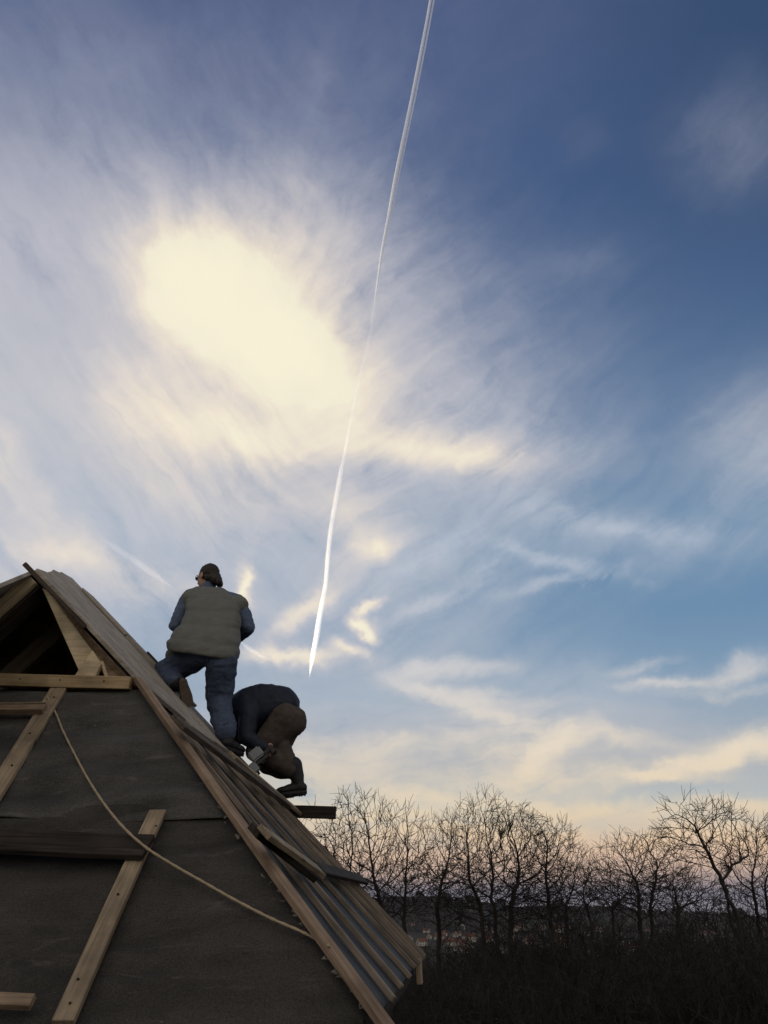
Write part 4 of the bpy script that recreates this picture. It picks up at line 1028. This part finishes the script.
vcol = ramp(mth('DIVIDE', el, ELM), [(0, (170, 150, 158)), (st(820), (222, 202, 186)), (st(760), (204, 198, 200)), (st(700), (190, 196, 206)), (st(560), (200, 205, 214)), (st(420), (204, 204, 210)), (st(280), (194, 194, 205)), (st(150), (142, 149, 173)), (1, (118, 124, 154))])
rightf = mth('MULTIPLY', mrange(az, .12, .62), mrange(el, elof(560), elof(60)))
base = mix(rightf, base, rgb(56, 79, 114))
c1 = mix(mth('MULTIPLY', vA, .95), base, vcol)
# bright cream cloud bank
cb = blobs([(195, 278, 60, 46, 25, .85), (238, 318, 78, 54, 35, .95), (292, 356, 72, 42, 25, .85), (170, 250, 34, 24, 25, .25), (320, 300, 80, 70, 10, .26), (260, 270, 70, 50, 10, .3), (330, 368, 60, 30, 8, .25), (150, 400, 70, 46, 30, .55), (255, 440, 66, 28, 14, .72), (425, 446, 100, 25, 6, .72), (335, 420, 90, 40, 0, .2), (490, 455, 46, 18, 4, .3), (400, 400, 100, 50, 0, .12),
            (8, 440, 40, 22, 50, .34), (30, 490, 70, 16, 48, .34), (50, 540, 80, 26, 35, .34), (100, 560, 80, 14, 12, .34), (165, 480, 110, 46, 32, .36), (10, 575, 60, 24, 0, .3), (243, 585, 9, 26, 4, .95), (360, 535, 44, 44, 0, .42), (372, 552, 18, 10, 0, .45), (290, 500, 70, 30, 10, .3), (300, 612, 44, 12, -38, .8), (362, 618, 16, 8, 10, 1.1), (372, 604, 13, 5, -10, .9), (372, 631, 14, 7, 20, 1.0), (348, 645, 20, 7, 10, .8), (285, 657, 60, 9, 0, .65),
            (230, 220, 120, 60, 0, .26), (250, 340, 200, 130, 20, .24), (310, 660, 60, 12, 0, .35), (200, 600, 60, 30, 0, .3), (140, 590, 50, 20, 10, .3)])
# wispy and low clouds
lc = blobs([(445, 668, 46, 9, -5, .9), (470, 697, 64, 9, 8, .6), (430, 692, 44, 6, 20, .5), (505, 722, 60, 10, 22, .65), (545, 757, 38, 9, -32, 1.2), (500, 750, 60, 16, 10, .6), (560, 735, 44, 10, 10, .6), (660, 681, 34, 5, -10, .9), (640, 668, 30, 5, -20, .5), (700, 763, 80, 8, -15, 1.5), (745, 742, 50, 12, -10, .6), (650, 778, 46, 5, 0, 1.0), (600, 740, 60, 8, 5, .4),
            (450, 790, 90, 9, -3, 1.1), (430, 820, 110, 13, 0, 1.3), (560, 806, 120, 8, 5, 1.0), (600, 834, 140, 9, 0, 1.1), (520, 775, 110, 9, 0, .5), (750, 806, 60, 9, 0, .9), (720, 840, 120, 9, 0, 1.1), (740, 668, 50, 10, -10, .55), (540, 552, 70, 7, 14, .55), (570, 577, 56, 6, -12, .5), (425, 605, 28, 6, -32, .6), (440, 545, 60, 10, -35, .5), (480, 575, 50, 8, -35, .4), (620, 525, 90, 9, 5, .3), (340, 800, 70, 30, 0, .7), (300, 760, 60, 20, 0, .5), (385, 750, 50, 8, 0, .6), (545, 505, 100, 12, 10, .25), (720, 690, 60, 6, 0, .3)])
txt = mth('MULTIPLY_ADD', mth('SUBTRACT', wis, .5), 2.0, mth('MULTIPLY_ADD', mth('SUBTRACT', fine, .5), 1.0, mth('MULTIPLY', mth('SUBTRACT', big, .5), 1.2)))
def cover(dn, k, amp):
    t = mth('MAXIMUM', mth('MULTIPLY_ADD', txt, amp, 1.0), .0)
    return mth('SUBTRACT', 1.0, mth('POWER', 1/math.e, mth('MULTIPLY', mth('MULTIPLY', dn, t), k)))
calm = mrange(cb, .5, 1.3, 1.45, .45)
cA = cover(cb, 2.25, calm)
ccol = ramp(mth('MULTIPLY_ADD', txt, .20, mth('MULTIPLY', cb, .74)), [(0, (194, 196, 208)), (.22, (212, 208, 211)), (.42, (232, 222, 214)), (.62, (249, 236, 216)), (.80, (255, 247, 221))])
c2 = mix(cA, c1, ccol)
lA = cover(lc, 1.7, 2.0)
lcol = ramp(mth('DIVIDE', el, ELM), [(0, (205, 165, 150)), (st(850), (236, 202, 168)), (st(810), (242, 220, 186)), (st(750), (244, 228, 204)), (st(680), (226, 220, 216)), (st(560), (196, 204, 218)), (1, (190, 190, 200))])
c3 = mix(mth('MULTIPLY', lA, .9), c2, lcol)
# purple cloud bank sitting on the horizon
hb = mth('MULTIPLY', mrange(mth('ADD', el, mth('MULTIPLY', mth('SUBTRACT', nz(cv.outputs[0], 6, 5, .6, mapping=((0, 0, 0), 0, (1, 3.5, 1))), .5), .05)), elof(874), elof(899)), .7)
c4 = mix(hb, c3, rgb(130, 128, 141))
nsc = vm('SCALE', sk.outputs[0], s=.10)
back = mrange(mth('MULTIPLY_ADD', sp.outputs[1], 1.0, mth('MULTIPLY', mth('ABSOLUTE', sp.outputs[0]), -.25)), .15, -.45)
bn = nz(tc.outputs['Generated'], 2.2, 5, .6)
c4 = mix(mth('MULTIPLY', back, mrange(bn, .2, .6, .5, 1.0)), c4, rgb(233, 224, 212))
c5 = mix(.06, c4, nsc)
L(c5, bg.inputs['Color'])

# ------------------------------------------------------------------ sun just below the horizon: it lights only what is kilometres up
sl = bpy.data.lights.new('sun', 'SUN'); sl.energy = 5.0; sl.angle = R_(.53); sl.color = (1, .93, .80)
so = bpy.data.objects.new('sun', sl); COL.objects.link(so)
dirn = Vector((math.sin(SUNAZ)*math.cos(SUNEL), math.cos(SUNAZ)*math.cos(SUNEL), math.sin(SUNEL)))   # towards the sun
so.rotation_euler = dirn.to_track_quat('Z', 'Y').to_euler(); so.location = (0, 0, 30)

sc.view_settings.view_transform = 'Standard'; sc.view_settings.look = 'None'; sc.view_settings.exposure = 0; sc.view_settings.gamma = 1
sc.cycles.use_denoising = True; sc.cycles.max_bounces = 6; sc.cycles.volume_bounces = 2; sc.cycles.transparent_max_bounces = 12
sc.cycles.use_adaptive_sampling = True
w.cycles.sampling_method = 'MANUAL'; w.cycles.sample_map_resolution = 512
